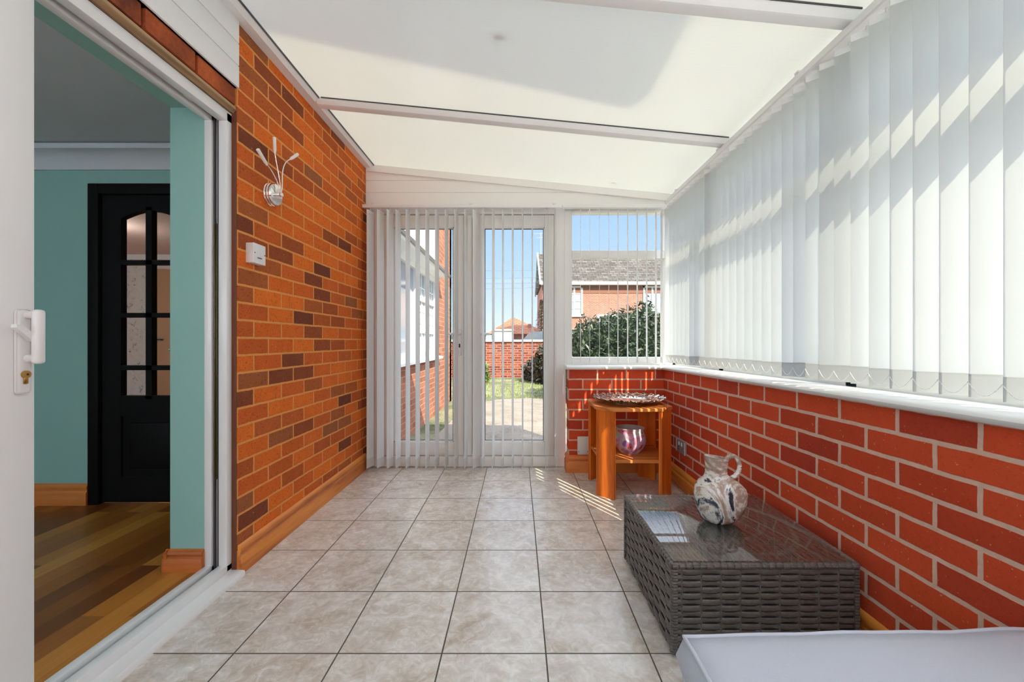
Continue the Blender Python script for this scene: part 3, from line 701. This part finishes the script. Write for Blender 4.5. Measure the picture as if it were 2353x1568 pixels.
def bez(p, n=14):
    p = [Vector(x_) for x_ in p]; r = []
    for k in range(n+1):
        t = k/n; r.append(p[0]*(1-t)**3+p[1]*3*t*(1-t)**2+p[2]*3*t*t*(1-t)+p[3]*t**3)
    return r
h0 = (XL+.055,2.03,1.715)
for tip, c1, c2, ext in (((XL+.055,1.985,1.895),(XL+.06,2.03,1.78),(XL+.06,1.99,1.83),(-.002,-.001,.072)),
                         ((XL+.085,2.065,1.90),(XL+.07,2.05,1.76),(XL+.04,2.03,1.86),(.018,.035,.040)),
                         ((XL+.065,1.905,1.805),(XL+.06,2.02,1.76),(XL+.06,1.95,1.80),(.004,-.072,.036))):
    am = B(o_).tube(bez((h0,c1,c2,tip)), .0026, 8).done('arm', M_CHROME, wl_)
    t = Vector(tip); ex = Vector(ext); q = B(o_); q.tube([t-ex*.05, t, t+ex*.12, t+ex*.2, t+ex], [.003,.005,.0065,.0075,.0078], 14); q.done('tube_shade', M_SHADE, am)
sw = thing('light_switch', 'white double light switch on a raised box on the orange brick wall', 'switch', (XL,1.902,1.398)); o_ = sw.location
B(o_).box(XL-.002,XL+.028,1.858,1.946,1.353,1.441,.003).done('back_box', M_WHITEPL, sw)
B(o_).box(XL+.027,XL+.035,1.857,1.947,1.352,1.442,.003).done('faceplate', M_WHITEPL, sw)
for a in (1.892,1.908): B(o_).box(XL+.034,XL+.039,a-.0075,a+.0075,1.384,1.412,.002).done('rocker', M_WHITEPL, sw)
q = B(o_)
for a in (1.866,1.938): q.tube([(XL+.034,a,1.398),(XL+.0365,a,1.398)], .0025, 8)
q.box(XL+.035,XL+.0375,1.885,1.915,1.377,1.380); q.done('screw', M_DARKHOLE, sw)
sk = thing('wall_socket', 'grey double power socket low on the red brick wall behind the side table', 'socket', (XR,2.86,.285)); o_ = sk.location
B(o_).box(XR-.012,XR+.002,2.787,2.933,.242,.328,.003).done('faceplate', M_STEELGREY, sk)
q = B(o_); q.box(XR-.014,XR-.011,2.785,2.789,.241,.329); q.box(XR-.014,XR-.011,2.931,2.935,.241,.329); q.done('edge_trim', M_WHITEPL, sk)
for a in (2.838,2.882): B(o_).box(XR-.017,XR-.011,a-.007,a+.007,.292,.316,.002).done('rocker', M_WHITEPL, sk)
q = B(o_)
for a in (2.822,2.898):
    q.box(XR-.0135,XR-.0115,a-.003,a+.003,.275,.284); q.box(XR-.0135,XR-.0115,a-.014,a-.007,.262,.266); q.box(XR-.0135,XR-.0115,a+.007,a+.014,.262,.266)
q.done('pin_holes', M_DARKHOLE, sk)
bp = thing('blanking_plate', 'plain off-white blanking plate low on the red brick beside the double doors', 'wall plate', (.5,YB,.205)); o_ = bp.location
B(o_).box(.457,.543,YB-.008,YB+.002,.135,.275,.003).done('plate', M_PLATE, bp)
q = B(o_)
for a in (.467,.533): q.tube([(a,YB-.007,.160),(a,YB-.0095,.160)], .003, 10)
q.done('screw', M_DARKHOLE, bp)

# ------------------------------------------------------------------ side table and what stands on it
st = thing('side_table', 'honey wood octagonal side table with plank legs in the far right corner', 'table', (.757,2.8925,0)); o_ = st.location
xa, xb, ya, yb, ch = .510, 1.004, 2.645, 3.140, .097
def octo(g): return [(xa+ch-g*.4,ya-g),(xb-ch+g*.4,ya-g),(xb+g,ya+ch-g*.4),(xb+g,yb-ch+g*.4),(xb-ch+g*.4,yb+g),(xa+ch-g*.4,yb+g),(xa-g,yb-ch+g*.4),(xa-g,ya+ch-g*.4)]
q = B(o_); q.prism(octo(.006), 2, .558, .580)
bmesh.ops.bevel(q.bm, geom=list(q.bm.edges), offset=.003, segments=2, affect='EDGES'); q.done('top', M_OAKTOP, st)
def plank(p, r):
    p = Vector((*p,0)); r = Vector((*r,0)); mid = (p+r)/2; ctr = Vector((o_[0],o_[1],0)); n = (ctr-mid).normalized()*.021
    P = [p, r, r+n, p+n]; q = B(o_); q.prism([(v.x,v.y) for v in P], 2, 0, .559)
    bmesh.ops.bevel(q.bm, geom=list(q.bm.edges), offset=.002, segments=2, affect='EDGES'); return q.done('leg', M_OAK, st)
plank((xa,ya+ch),(xa+ch,ya)); plank((xb-ch,ya),(xb,ya+ch)); plank((xb,yb-ch),(xb-ch,yb)); plank((xa+ch,yb),(xa,yb-ch))
q = B(o_); q.prism([(xa+ch+.004,ya+.012),(xb-ch-.004,ya+.012),(xb-.02,ya+ch+.006),(xb-.02,yb-ch-.006),(xb-ch-.004,yb-.012),(xa+ch+.004,yb-.012),(xa+.02,yb-ch-.006),(xa+.02,ya+ch+.006)], 2, .231, .250)
q.done('shelf', M_OAKTOP, st)
# platter
pc = (.762,2.885,.580)
pt = thing('platter', 'round openwork pewter platter lying on top of the wooden side table', 'platter', pc)
def scal(p, t, r):
    k = max(0, (r-.15)/.09); f = 1+.018*k*math.sin(t*24); return Vector((p.x*f, p.y*f, p.z+.005*k*math.sin(t*24)))
q = B(pc); q.lathe([(0,.003),(.10,.003),(.105,0),(.112,0),(.118,.006),(.145,.012),(.150,.016),(.19,.024),(.225,.034),(.240,.040),(.243,.043),(.240,.046),(.222,.040),(.19,.031),(.152,.023),(.144,.017),(.115,.011),(0,.009)], pc, 96, scal)
q.done('dish', M_PEWTER, pt)
bc = (.757,2.838,.250)
fb = thing('flower_bowl', 'round glossy bowl patterned with coloured flowers on the side table shelf', 'bowl', bc)
q = B(bc); q.lathe([(0,0),(.058,0),(.062,.004),(.072,.014),(.092,.040),(.104,.068),(.107,.090),(.104,.118),(.098,.140),(.094,.156),(.095,.166),(.097,.171)], bc, 48); q.done('body', M_FLOWER, fb)
q = B(bc); q.lathe([(.097,.171),(.093,.174),(.089,.170),(.088,.156),(.098,.118),(.100,.09),(.09,.04),(.05,.010),(0,.008)], bc, 48); q.done('lining', M_BOWLIN, fb)

# ------------------------------------------------------------------ rattan coffee table
def weave(bd, p0, u, v, n, L, H, pitch=.0190, seg=.062, amp=.0032, ph=0):
    """horizontal strands running over and under; p0 corner, u along, v across, n outwards"""
    p0, u, v, n = map(Vector, (p0, u, v, n)); rows = max(1, round(H/pitch)); dv = H/rows; ns = max(4, round(L/seg)*8)
    prof = [(-.47, -.6), (-.36, .15), (-.15, .55), (.15, .55), (.36, .15), (.47, -.6)]
    for r in range(rows):
        prev = None
        for i in range(ns+1):
            s = L*i/ns; w_ = math.cos(PI*s/seg + PI*(r+ph)); base = p0+u*s+v*(dv*(r+.5))+n*(amp*(max(-1, min(1, 1.5*w_))))
            cur = [bd.bm.verts.new(base+v*(a*dv)+n*(b_*.0042) - bd.o) for a, b_ in prof]
            if prev:
                for k in range(len(prof)-1): bd.bm.faces.new((prev[k],cur[k],cur[k+1],prev[k+1]))
            prev = cur
    # upright stakes
    k = 0
    while (k+.5)*seg < L:
        s = (k+.5)*seg
        bd.tube([p0+u*s-n*.001, p0+u*s+v*H-n*.001], .0036, 6, False); k += 1
def rattan_box(root, x0, x1, y0, y1, z0, z1, name='woven_side'):
    o = root.location; i = .006
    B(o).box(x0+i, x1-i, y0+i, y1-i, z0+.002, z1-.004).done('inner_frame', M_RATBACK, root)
    for p0, u, n, L in (((x0,y0,z0),(1,0,0),(0,-1,0),x1-x0), ((x0,y1,z0),(0,-1,0),(-1,0,0),y1-y0), ((x1,y0,z0),(0,1,0),(1,0,0),y1-y0), ((x1,y1,z0),(-1,0,0),(0,1,0),x1-x0)):
        b_ = B(o); weave(b_, Vector(p0)-Vector(n)*.004, u, (0,0,1), n, L, z1-z0); b_.done(name, M_RATTAN, root, ang=60)
    for cx_, cy_ in ((x0,y0),(x1,y0),(x1,y1),(x0,y1)):
        sx_ = 1 if cx_ == x0 else -1; sy_ = 1 if cy_ == y0 else -1
        b_ = B(o); nr = round((z1-z0)/.0095)
        for k in range(nr):
            z = z0+(z1-z0)*(k+.5)/nr
            b_.tube([(cx_+sx_*.001,cy_+sy_*.016,z),(cx_+sx_*.0005,cy_+sy_*.003,z),(cx_+sx_*.003,cy_+sy_*.0005,z),(cx_+sx_*.016,cy_+sy_*.001,z)], .0052, 6)
        b_.done('corner_binding', M_RATTAN, root)
TX0, TX1, TY0, TY1, TZ = .487, 1.077, 1.3224, 1.917, .302
ct = thing('coffee_table', 'low square grey rattan coffee table with a glass top against the right wall', 'coffee table', ((TX0+TX1)/2,(TY0+TY1)/2,0)); o_ = ct.location
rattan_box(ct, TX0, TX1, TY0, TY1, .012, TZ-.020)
q = B(o_)   # wrapped rim
for a, b_ in (((TX0,TY0),(TX1,TY0)),((TX1,TY0),(TX1,TY1)),((TX1,TY1),(TX0,TY1)),((TX0,TY1),(TX0,TY0))):
    a, b_ = Vector((*a,TZ-.010)), Vector((*b_,TZ-.010)); L = (b_-a).length; u = (b_-a)/L; n = Vector((u.y,-u.x,0)); k = 0
    a2 = a-n*.004; nn = round(L/.022)
    for k in range(nn):
        p = a2+u*(L*(k+.04)/nn); r = a2+u*(L*(k+.96)/nn); sk_ = u*.003
        q.tube([p-sk_*.2, p+(r-p)*.15, r-(r-p)*.15, r+sk_*.2], [.0075,.0098,.0098,.0075], 8)
q.done('rim', M_RATTAN, ct)
q = B(o_); weave(q, (TX0+.012,TY0+.012,TZ-.009), (0,1,0), (1,0,0), (0,0,1), TY1-TY0-.024, TX1-TX0-.024, .0125, .05, .0018); q.done('woven_top', M_RATTAN, ct, ang=60)
B(o_).box(TX0+.004,TX1-.004,TY0+.004,TY1-.004,TZ,TZ+.005,.0015).done('glass_top', M_TABLEGLASS, ct)
for x_, y_ in ((TX0+.03,TY0+.03),(TX1-.03,TY0+.03),(TX1-.03,TY1-.03),(TX0+.03,TY1-.03)):
    B(o_).lathe([(0,0),(.016,0),(.018,.003),(.018,.014),(0,.014)], (x_,y_,0), 14).done('foot', M_TYRE, ct)
# jug
jc = (.775,1.628,TZ+.0052)
jg = thing('jug', 'swirled cream and black glazed pottery jug standing on the glass coffee table', 'jug', jc)
def jfn(p, t, r):
    f = 1.0
    if p.z < .175: 
        k = max(0, math.cos(t))**2*.24*min(1, (p.z+.02)/.06) - .10*max(0, 1-abs(((t+PI)%(2*PI))-PI-.62)/.22)
        f = 1+k*(1 if p.z < .15 else .6)
    z = p.z
    if z > .225: z += -.006*math.cos(t-PI*1.2+PI)
    return Vector((p.x*f - (.006 if p.z > .17 else 0), p.y*f, z))
q = B(jc); q.lathe([(0,0),(.040,0),(.048,.004),(.062,.018),(.076,.045),(.085,.078),(.087,.105),(.082,.130),(.070,.150),(.054,.163),(.044,.172),(.040,.182),(.0395,.200),(.041,.222),(.044,.240),(.0445,.247),(.042,.2475),(.039,.240),(.036,.21),(.035,.185),(.05,.155),(.06,.10),(.05,.03),(0,.012)], jc, 56, jfn)
q.done('body', M_JUG, jg)
J = Vector(jc)
q = B(jc); q.tube(bez((J+Vector((.034,0,.236)), J+Vector((.075,-.004,.285)), J+Vector((.110,-.008,.19)), J+Vector((.048,-.010,.166))), 18), [.010]*4+[.0085]*10+[.0095]*5, 12)
q.done('handle', M_JUG, jg)

# ------------------------------------------------------------------ rattan footstool with cushion (front right)
fs = thing('rattan_footstool', 'grey rattan footstool under the lavender grey cushion in the front right corner', 'footstool', (.69,.52,0)); o_ = fs.location
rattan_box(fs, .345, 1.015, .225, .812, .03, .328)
for x_, y_ in ((.38,.26),(.98,.26),(.98,.78),(.38,.78)): B(o_).lathe([(0,0),(.018,0),(.020,.03),(0,.032)], (x_,y_,0), 14).done('foot', M_TYRE, fs)
cc_ = (.69,.52,.329)
cu = thing('seat_cushion', 'lavender grey box cushion with piped edges lying on the rattan footstool', 'cushion', cc_)
q = B(cc_); nx, ny = 22, 18; cx0, cx1, cy0, cy1 = .328, 1.035, .205, .828; z0, z1 = .331, .418
def cpt(i, j, top):
    s, t = i/nx, j/ny; X = cx0+(cx1-cx0)*s; Y = cy0+(cy1-cy0)*t
    Y += .020*(s-.0)*(1 if t > .5 else 0)*t
    d = min(s,1-s,t,1-t); puff = .016*(1-math.exp(-d*16)) + .004*noise.noise(Vector((s*6,t*6,.3)))
    k = 0
    return Vector((X, Y, (z1 + puff) if top else z0))
T = [[q.bm.verts.new(cpt(i,j,True)-q.o) for j in range(ny+1)] for i in range(nx+1)]
U = [[q.bm.verts.new(cpt(i,j,False)-q.o) for j in range(ny+1)] for i in range(nx+1)]
for i in range(nx):
    for j in range(ny):
        q.bm.faces.new((T[i][j],T[i+1][j],T[i+1][j+1],T[i][j+1])); q.bm.faces.new((U[i][j],U[i][j+1],U[i+1][j+1],U[i+1][j]))
per = [(i,0) for i in range(nx)]+[(nx,j) for j in range(ny)]+[(i,ny) for i in range(nx,0,-1)]+[(0,j) for j in range(ny,0,-1)]
cen = Vector((.69,.52,0)); MID = []
for i, j in per:
    a, b_ = T[i][j].co, U[i][j].co; mv = (a+b_)/2; mv = mv + Vector((math.copysign(.012, mv.x) if i in (0,nx) else 0, math.copysign(.012, mv.y) if j in (0,ny) else 0, 0)); MID.append(q.bm.verts.new(mv))
for k in range(len(per)):
    k2 = (k+1) % len(per); (i,j), (i2,j2) = per[k], per[k2]
    q.bm.faces.new((T[i][j],MID[k],MID[k2],T[i2][j2])); q.bm.faces.new((MID[k],U[i][j],U[i2][j2],MID[k2]))
rim_pts = [T[i][j].co + q.o for i, j in per]; rim_lo = [U[i][j].co + q.o for i, j in per]
q.done('cover', M_CUSH, cu, ang=70)
q = B(cc_); q.tube(rim_pts+[rim_pts[0]], .0042, 8); q.done('piping', M_CUSH, cu)
q = B(cc_); q.tube([p+Vector((0,0,.003)) for p in rim_lo]+[rim_lo[0]+Vector((0,0,.003))], .0042, 8); q.done('piping', M_CUSH, cu)

# ------------------------------------------------------------------ outdoors
G = -.15
B((0,20,G)).box(-60,60,3.44,90,G-.5,G).done('lawn', M_LAWN, kind='structure', smooth=False)
pth = B((0,6,G)); 
lf_e = [(-1.28,3.5),(-1.0,5),(-.95,6.5),(-.75,7.6),(-.45,8.3),(.2,8.6),(.62,8.2),(.68,7),(.62,5.6),(.9,4.6),(1.6,3.5)]
pth.prism(lf_e, 2, G-.01, G+.006); pth.done('garden_path', M_EARTH, kind='structure')
B((3,0,G)).box(1.45,5.5,-3,4.2,G-.02,G+.012).done('bounce_strip', plain('pale bounce surface', (.55,.52,.48), .9), kind='structure')  # unseen pale strip added to bounce sun up onto the slats
# own house wing along the left: wall, window, pent roof
q = B(); q.box(-1.55,-1.30,3.44,8.2,G-.2,.735); q.box(-1.55,-1.30,6.75,8.2,.735,6.0); q.box(-8.0,-1.30,8.0,8.2,G-.2,6.0); q.done('wall_outside', M_BRICK_OY, kind='structure', smooth=False)
B().box(-1.55,-1.33,3.44,6.75,2.02,6.0).done('wall_outside_render', M_RENDER, kind='structure')
w4 = struct('window_4', (-1.3,5,.75)); o_ = w4.location
q = B(o_); q.box(-1.40,-1.31,3.6,6.74,.78,.86); q.box(-1.40,-1.31,3.6,6.74,1.94,2.02)
for ym in (3.64,4.05,4.62,5.45,6.1,6.70): q.box(-1.40,-1.31,ym-.04,ym+.04,.80,2.0)
q.box(-1.38,-1.32,5.49,6.66,1.56,1.61); q.box(-1.38,-1.32,5.49,6.66,1.12,1.15)
q.done('frame', M_PVC, w4)
q = B(o_)
for ym in (5.65,5.85,6.24,6.38,6.52): q.box(-1.365,-1.345,ym-.008,ym+.008,.86,1.94)
for zz in (.98,1.26,1.42,1.75): q.box(-1.365,-1.345,5.49,6.66,zz-.007,zz+.007)
q.done('glazing_bars', M_PVC, w4)
B(o_).box(-1.362,-1.355,3.6,6.7,.84,1.96).done('pane', M_WINGL, w4)
B(o_).prism([(-1.45,.735),(-1.22,.735),(-1.22,.765),(-1.40,.80),(-1.45,.80)], 1, 3.46, 6.85).done('sill_board', M_PVC, w4)
q = B(); q.prism([(-1.34,2.02),(-1.14,2.02),(-1.12,2.06),(-1.14,2.08),(-1.34,2.22)], 1, 3.46, 6.80); q.done('trim_13', M_PVC, kind='structure')
q = B(); q.prism([(-1.135,2.045),(-1.10,2.045),(-1.09,2.075),(-1.10,2.09),(-1.135,2.09)], 1, 3.46, 6.82); q.done('gutter_outside', plain('dark grey gutter', (.16,.16,.16), .4), kind='structure')
# garden wall
gw = thing('garden_wall', 'red brick garden wall with pale coping across the end of the garden', 'wall', (0,13.6,G)); o_ = gw.location
B(o_).box(-8,9,13.5,13.72,G-.1,1.0).done('brickwork', M_BRICK_G, gw, smooth=False); B(o_).box(-8,9,13.45,13.77,1.0,1.07,.01).done('coping', M_STONE, gw)

def foliage(bd, c, r, n, ls=.06, seed=1, shell=.45):
    rnd = random.Random(seed); c = Vector(c)
    for _ in range(n):
        d = Vector((rnd.gauss(0,1), rnd.gauss(0,1), rnd.gauss(0,1))).normalized(); k = shell+(1-shell)*rnd.random()**.6
        k *= 1+.22*noise.noise(d*2.3+Vector((seed,0,0)))
        p = c+Vector((d.x*r[0], d.y*r[1], d.z*r[2]))*k
        if p.z < G+.02: p.z = G+.02+rnd.random()*.2
        a = (Vector((rnd.gauss(0,1), rnd.gauss(0,1), rnd.gauss(0,.8)))+d*.8).normalized(); b_ = a.cross(Vector((rnd.gauss(0,1), rnd.gauss(0,1), rnd.gauss(0,1)))).normalized()
        s = ls*(.6+.8*rnd.random()); cc = a.cross(b_)*s*.12
        bd.poly([p-a*s, p-b_*s*.38+cc, p+a*s, p+b_*s*.38+cc])
def bush(name, label, cat, blobs, n, mat, ls, seed, group=None):
    c0 = blobs[0][0]; root = thing(name, label, cat, (c0[0],c0[1],G), group); q = B(root.location)
    tot = sum(r[0]*r[1]+r[1]*r[2]+r[0]*r[2] for _, r in blobs)
    for i, (c, r) in enumerate(blobs): foliage(q, c, r, int(n*(r[0]*r[1]+r[1]*r[2]+r[0]*r[2])/tot), ls, seed+i)
    q.done('foliage', mat, root, smooth=False)
    q = B(root.location); rnd = random.Random(seed)
    for i in range(9):
        c, r = blobs[i % len(blobs)]
        q.tube([(c0[0]+rnd.uniform(-.15,.15), c0[1]+rnd.uniform(-.1,.1), G), (c[0]+rnd.uniform(-.3,.3)*r[0], c[1], (G+c[2])/2), (c[0]+rnd.uniform(-.6,.6)*r[0], c[1]+rnd.uniform(-.5,.5)*r[1], c[2]+r[2]*.6)], [.03,.022,.008], 6)
    q.done('stems', M_STEM, root); return root
bush('laurel_shrub', 'big dark green shrub outside the small end window in front of the house', 'shrub',
     [((2.2,8.8,.50),(.95,.8,.95)),((3.2,9.3,.55),(.9,.8,.85)),((2.3,8.9,.95),(.75,.6,.80)),((2.75,9.2,1.15),(.45,.5,.78)),((1.4,8.3,.62),(.5,.5,.85)),((1.15,8.1,.35),(.38,.5,.85)),((1.75,8.6,.85),(.5,.5,.65))], 17000, M_LEAF, .058, 5)
bush('brown_shrub', 'brownish dark shrub against the brick garden wall behind the right door pane', 'shrub', [((.72,11.6,.30),(.38,.5,.62)),((.55,12.3,.1),(.45,.4,.42)),((1.1,11.2,.5),(.5,.5,.75))], 2600, M_LEAF3, .075, 21)
bush('leafy_shrub', 'small light green shrub at the left foot of the garden wall', 'shrub', [((-1.0,11.6,.10),(.22,.25,.40))], 700, M_LEAF2, .055, 31)
# tufts of grass
gb = B((0,9.5,G)); rnd = random.Random(4)
for _ in range(9000):
    X = rnd.uniform(-1.25,2.2); Y = rnd.uniform(8.4,12.8); 
    if noise.noise(Vector((X*1.3,Y*1.1,0))) < -.05 and rnd.random() < .8: continue
    h = rnd.uniform(.02,.07); a = rnd.uniform(0,2*PI); dx, dy = math.cos(a)*.006, math.sin(a)*.006; lx, ly = rnd.uniform(-.03,.03), rnd.uniform(-.03,.03)
    gb.poly([(X-dx,Y-dy,G),(X+dx,Y+dy,G),(X+lx,Y+ly,G+h)])
tag(gb.done('grass', M_GRASS, smooth=False), 'short tufts of grass in front of the brick garden wall', 'grass', kind='stuff')
# house opposite
hs = thing('brick_house', 'two storey red brick house with grey tiled roof seen through the end window', 'house', (8,30,G)); o_ = hs.location
HX0, HX1, HY = 1.62, 13, 28.0
B(o_).box(HX0,HX1,HY,HY+7,G,4.85).done('walls', M_BRICK_OX, hs, smooth=False)
q = B(o_); q.prism([(HY-.35,4.95),(HY+3.5,7.6),(HY+7.3,4.95)], 0, HX0-.12, HX1+.2); q.done('roof', M_ROOFT, hs)
q = B(o_); q.box(HX0-.1,HX1+.1,HY-.38,HY-.02,4.78,4.98); q.prism([(HY-.4,4.80),(HY+3.5,7.5),(HY+7.35,4.80),(HY+7.35,5.0),(HY+3.5,7.72),(HY-.4,5.0)],0,HX0-.2,HX0-.1); q.done('fascia', M_RENDER, hs)
B(o_).box(HX0,HX1,HY-.03,HY,4.25,4.75).done('eaves_shade', plain('brick with painted eaves shade', (.22,.10,.07), .9), hs)  # darker strip paints the shade below the eaves onto the brick
B(o_).box(HX0,HX1,HY-.05,HY,1.66,1.86).done('band', plain('pale stone band', (.52,.36,.32), .9), hs)
def hwin(x0, x1, z0, z1, cols, rows):
    b_ = B(o_); t = .11; b_.box(x0,x0+t,HY-.06,HY+.05,z0,z1); b_.box(x1-t,x1,HY-.06,HY+.05,z0,z1); b_.box(x0,x1,HY-.06,HY+.05,z0,z0+t); b_.box(x0,x1,HY-.06,HY+.05,z1-t,z1)
    for k in range(1,cols): b_.box(x0+(x1-x0)*k/cols-.06,x0+(x1-x0)*k/cols+.06,HY-.05,HY+.04,z0,z1)
    for k in range(1,rows): b_.box(x0,x1,HY-.04,HY+.03,z0+(z1-z0)*k/rows-.025,z0+(z1-z0)*k/rows+.025)
    b_.box(x0-.05,x1+.05,HY-.12,HY,z0-.08,z0)
    f = b_.done('window', M_RENDER, hs); B(o_).box(x0+.05,x1-.05,HY-.012,HY-.004,z0+.05,z1-.05).done('pane', M_WINGL, f)
hwin(3.2,4.32,2.75,4.72,2,4); hwin(8.35,10.2,2.75,4.72,3,1)
q = B(o_); q.prism([(HY-1.6,2.0),(HY,2.75),(HY,2.0)], 0, 5.35, 8.2); q.done('porch_roof', M_ROOFT, hs)
q = B(o_); q.box(5.35,8.25,HY-1.62,HY,1.85,2.0); q.box(5.3,8.25,HY-.3,HY,2.68,2.80); q.prism([(HY-1.66,1.98),(HY,2.80),(HY,2.1),(HY-1.66,1.84)],0,5.25,5.35); q.done('porch_trim', M_RENDER, hs)
B(o_).box(8.4,12,HY-.1,HY+.02,G,1.55).done('garage_door', M_RENDER, hs)
B(o_).box(5.6,7.8,HY-.06,HY+.02,G,1.85).done('front_door', plain('dark green glazed front door', (.07,.10,.09), .3), hs)
q = B(o_); q.tube([(1.72,HY+3.5,7.4),(1.72,HY+3.5,9.2)], .03, 6)
for zz, l in ((9.1,.5),(8.8,.35)): q.tube([(1.72-l,HY+3.5,zz),(1.72+l,HY+3.5,zz+.05)], .02, 5)
q.done('aerial', plain('grey aerial', (.3,.32,.36), .5), hs)
# conifer
cf = thing('conifer', 'dark conifer tree beyond the garden wall beside the brick house', 'tree', (1.35,24,G)); q = B(cf.location); rnd = random.Random(9)
for i in range(2600):
    t = rnd.random(); z = G+.3+t*3.3; r = (1-t)*.75+.05; a = rnd.random()*2*PI; p = Vector((1.35+math.cos(a)*r*rnd.random()**.4, 24+math.sin(a)*r*rnd.random()**.4, z-.15*r))
    d = Vector((math.cos(a), math.sin(a), -.25+rnd.uniform(-.2,.2))); s = .13; b_ = d.cross(Vector((0,0,1))).normalized()*.03
    q.poly([p-b_, p+b_, p+d*s])
q.done('foliage', M_CONIFER, cf, smooth=False); B(cf.location).tube([(1.35,24,G),(1.35,24,3)], [.09,.02], 8).done('trunk', M_TRUNK, cf)
# far bungalow, garage, cars
bh = thing('red_roofed_bungalow', 'low house with a pyramid terracotta roof beyond the garden wall', 'house', (-.3,36,G)); o_ = bh.location
B(o_).box(-2.3,2.3,37,41.5,G,1.75).done('walls', M_BRICK_OX, bh, smooth=False)
q = B(o_); P4 = [(-2.7,36.6,1.7),(2.7,36.6,1.7),(2.7,42,1.7),(-2.7,42,1.7)]; ap = (-.45,39,3.32); ap2 = (.4,36.2,3.1)
q.poly([P4[0],P4[1],ap]); q.poly([P4[1],P4[2],ap]); q.poly([P4[2],P4[3],ap]); q.poly([P4[3],P4[0],ap]); q.poly(P4[::-1]); q.done('roof', M_ROOFR, bh)
q = B(o_); q.box(.9,1.2,37.4,37.8,1.8,2.6); q.done('chimney', M_BRICK_OX, bh, smooth=False)
ga = thing('garage', 'white garage in front of the terracotta roofed house', 'garage', (-.9,30,G)); o_ = ga.location
B(o_).box(-1.72,-.35,29.5,33,G,1.78).done('walls', M_RENDER, ga); B(o_).box(-1.8,-.28,29.4,33.1,1.78,1.90).done('roof', M_STONE, ga)
q = B(o_)
for k in range(6): q.box(-1.6+k*.19,-1.6+k*.19+.17,29.46,29.5,G,1.55)
q.done('door', plain('ribbed white garage door', (.75,.75,.78), .5), ga)
ro = thing('outbuilding', 'low outbuilding with a slate grey roof left of the white garage', 'outbuilding', (-3,34,G)); o_ = ro.location
B(o_).box(-5.2,-2.95,33.5,37,G,1.55).done('walls', M_RENDER, ro); q = B(o_); q.prism([(33.2,1.5),(35.2,2.15),(37.2,1.5)],0,-5.4,-2.80); q.done('roof', M_SLATE, ro)
def car(name, label, x0, y0, paint, L=4.1, flip=False, group=None, h=1.52, rz=0):
    root = thing(name, label, 'car', (x0,y0,G), None); k = -1 if flip else 1
    def P(u): return [(x0+k*a*L, G+b_*h) for a, b_ in u]
    body = [(-.5,.22),(.5,.22),(.5,.50),(.46,.60),(.30,.64),(.18,.97),(-.12,1.0),(-.34,.90),(-.47,.64),(-.5,.58)]
    o = root.location
    q = B(o); q.prism(P(body), 1, y0-.8, y0+.8); bmesh.ops.bevel(q.bm, geom=list(q.bm.edges), offset=.05, segments=2, affect='EDGES'); q.done('body', paint, root)
    q = B(o); q.prism(P([(-.33,.64),(.255,.64),(.165,.92),(-.12,.95),(-.30,.86)]), 1, y0-.815, y0+.815); q.done('side_glass', M_CARGL, root)
    q = B(o); q.prism(P([(.285,.665),(.295,.665),(.190,.955),(.180,.945)]), 1, y0-.66, y0+.66); q.done('windscreen', M_CARGL, root)
    for a in (-.31,.31):
        for yy in (y0-.8, y0+.62):
            q = B(o); q.tube([(x0+a*L,yy,G+.31),(x0+a*L,yy+.18,G+.31)], .31, 20); wq = q.done('wheel', M_TYRE, root)
            q = B(o); q.tube([(x0+a*L,yy-.005,G+.31),(x0+a*L,yy+.185,G+.31)], .18, 14); q.done('hubcap', M_ALU, wq)
    return root
car('car', 'dark grey blue car parked behind the garden wall', 1.2, 17.6, M_CAR1, 3.9, True, h=1.60)
car('car', 'bright blue car parked beyond the dark grey blue car near the brown shrub', 2.2, 20.5, M_CAR2, 4.0, False, h=1.78)
car('car', 'teal blue car parked on the left in front of the slate roofed outbuilding', -3.25, 24.5, M_CAR3, 4.1, False, h=1.58)
# overhead wires
for i, (za, zb, yy) in enumerate(((5.85,5.65,26),(5.50,5.15,27),(4.85,4.80,25),(4.55,4.50,25.6))):
    q = B((0,yy,za)); q.tube([(-9+1.155*k, yy+(27.8-yy)*k/9, za+(zb-za)*k/9 - .25*math.sin(PI*k/9)+.12) for k in range(10)], .009, 5)
    tag(q.done('overhead_wire', M_WIRE), ['topmost overhead wire crossing the pale sky behind the right door', 'second highest overhead wire crossing the pale sky behind the right door', 'third highest overhead wire crossing the pale sky behind the right door', 'lowest overhead wire crossing the pale sky behind the right door'][i], 'wire', 'overhead wires across the sky')
# dead leaves lying on the roof sheets
for X, Y, r, lb in ((-.08,1.78,.020,'dark dead leaf lying on the middle of the translucent roof'),(.73,3.20,.018,'dark dead leaf lying on the roof near the far right corner')):
    q = B((X,Y,zr(X)+.014)); q.lathe([(0,0),(r,.001),(r*1.1,.004),(r*.6,.008),(0,.010)], (X,Y,zr(X)+.014), 12, lambda p,t,r_: Vector((p.x*(1.3+.3*math.sin(3*t)), p.y*.8, p.z)))
    tag(q.done('dead_leaf', M_STEM), lb, 'leaf')
# taller house behind on the right, whose eaves shade part of the roof
tt = 8.0; XC, YC, ZC = .576+.398*tt, 2.222-.658*tt, 2.228+.639*tt
nb = struct('house_behind', (0, YC-3, G))
B(nb.location).box(-.9,XC-.45,YC-7,YC-.45,G,ZC-.1).done('walls', M_BRICK_OX, nb, smooth=False)
q = B(nb.location); q.hexa([(X,Y,z) for z in (ZC-.12,ZC) for X,Y in ((-1.5,YC-8),(XC,YC-8),(XC,YC),(-1.5,YC-.42))]); q.done('eaves', M_RENDER, nb)
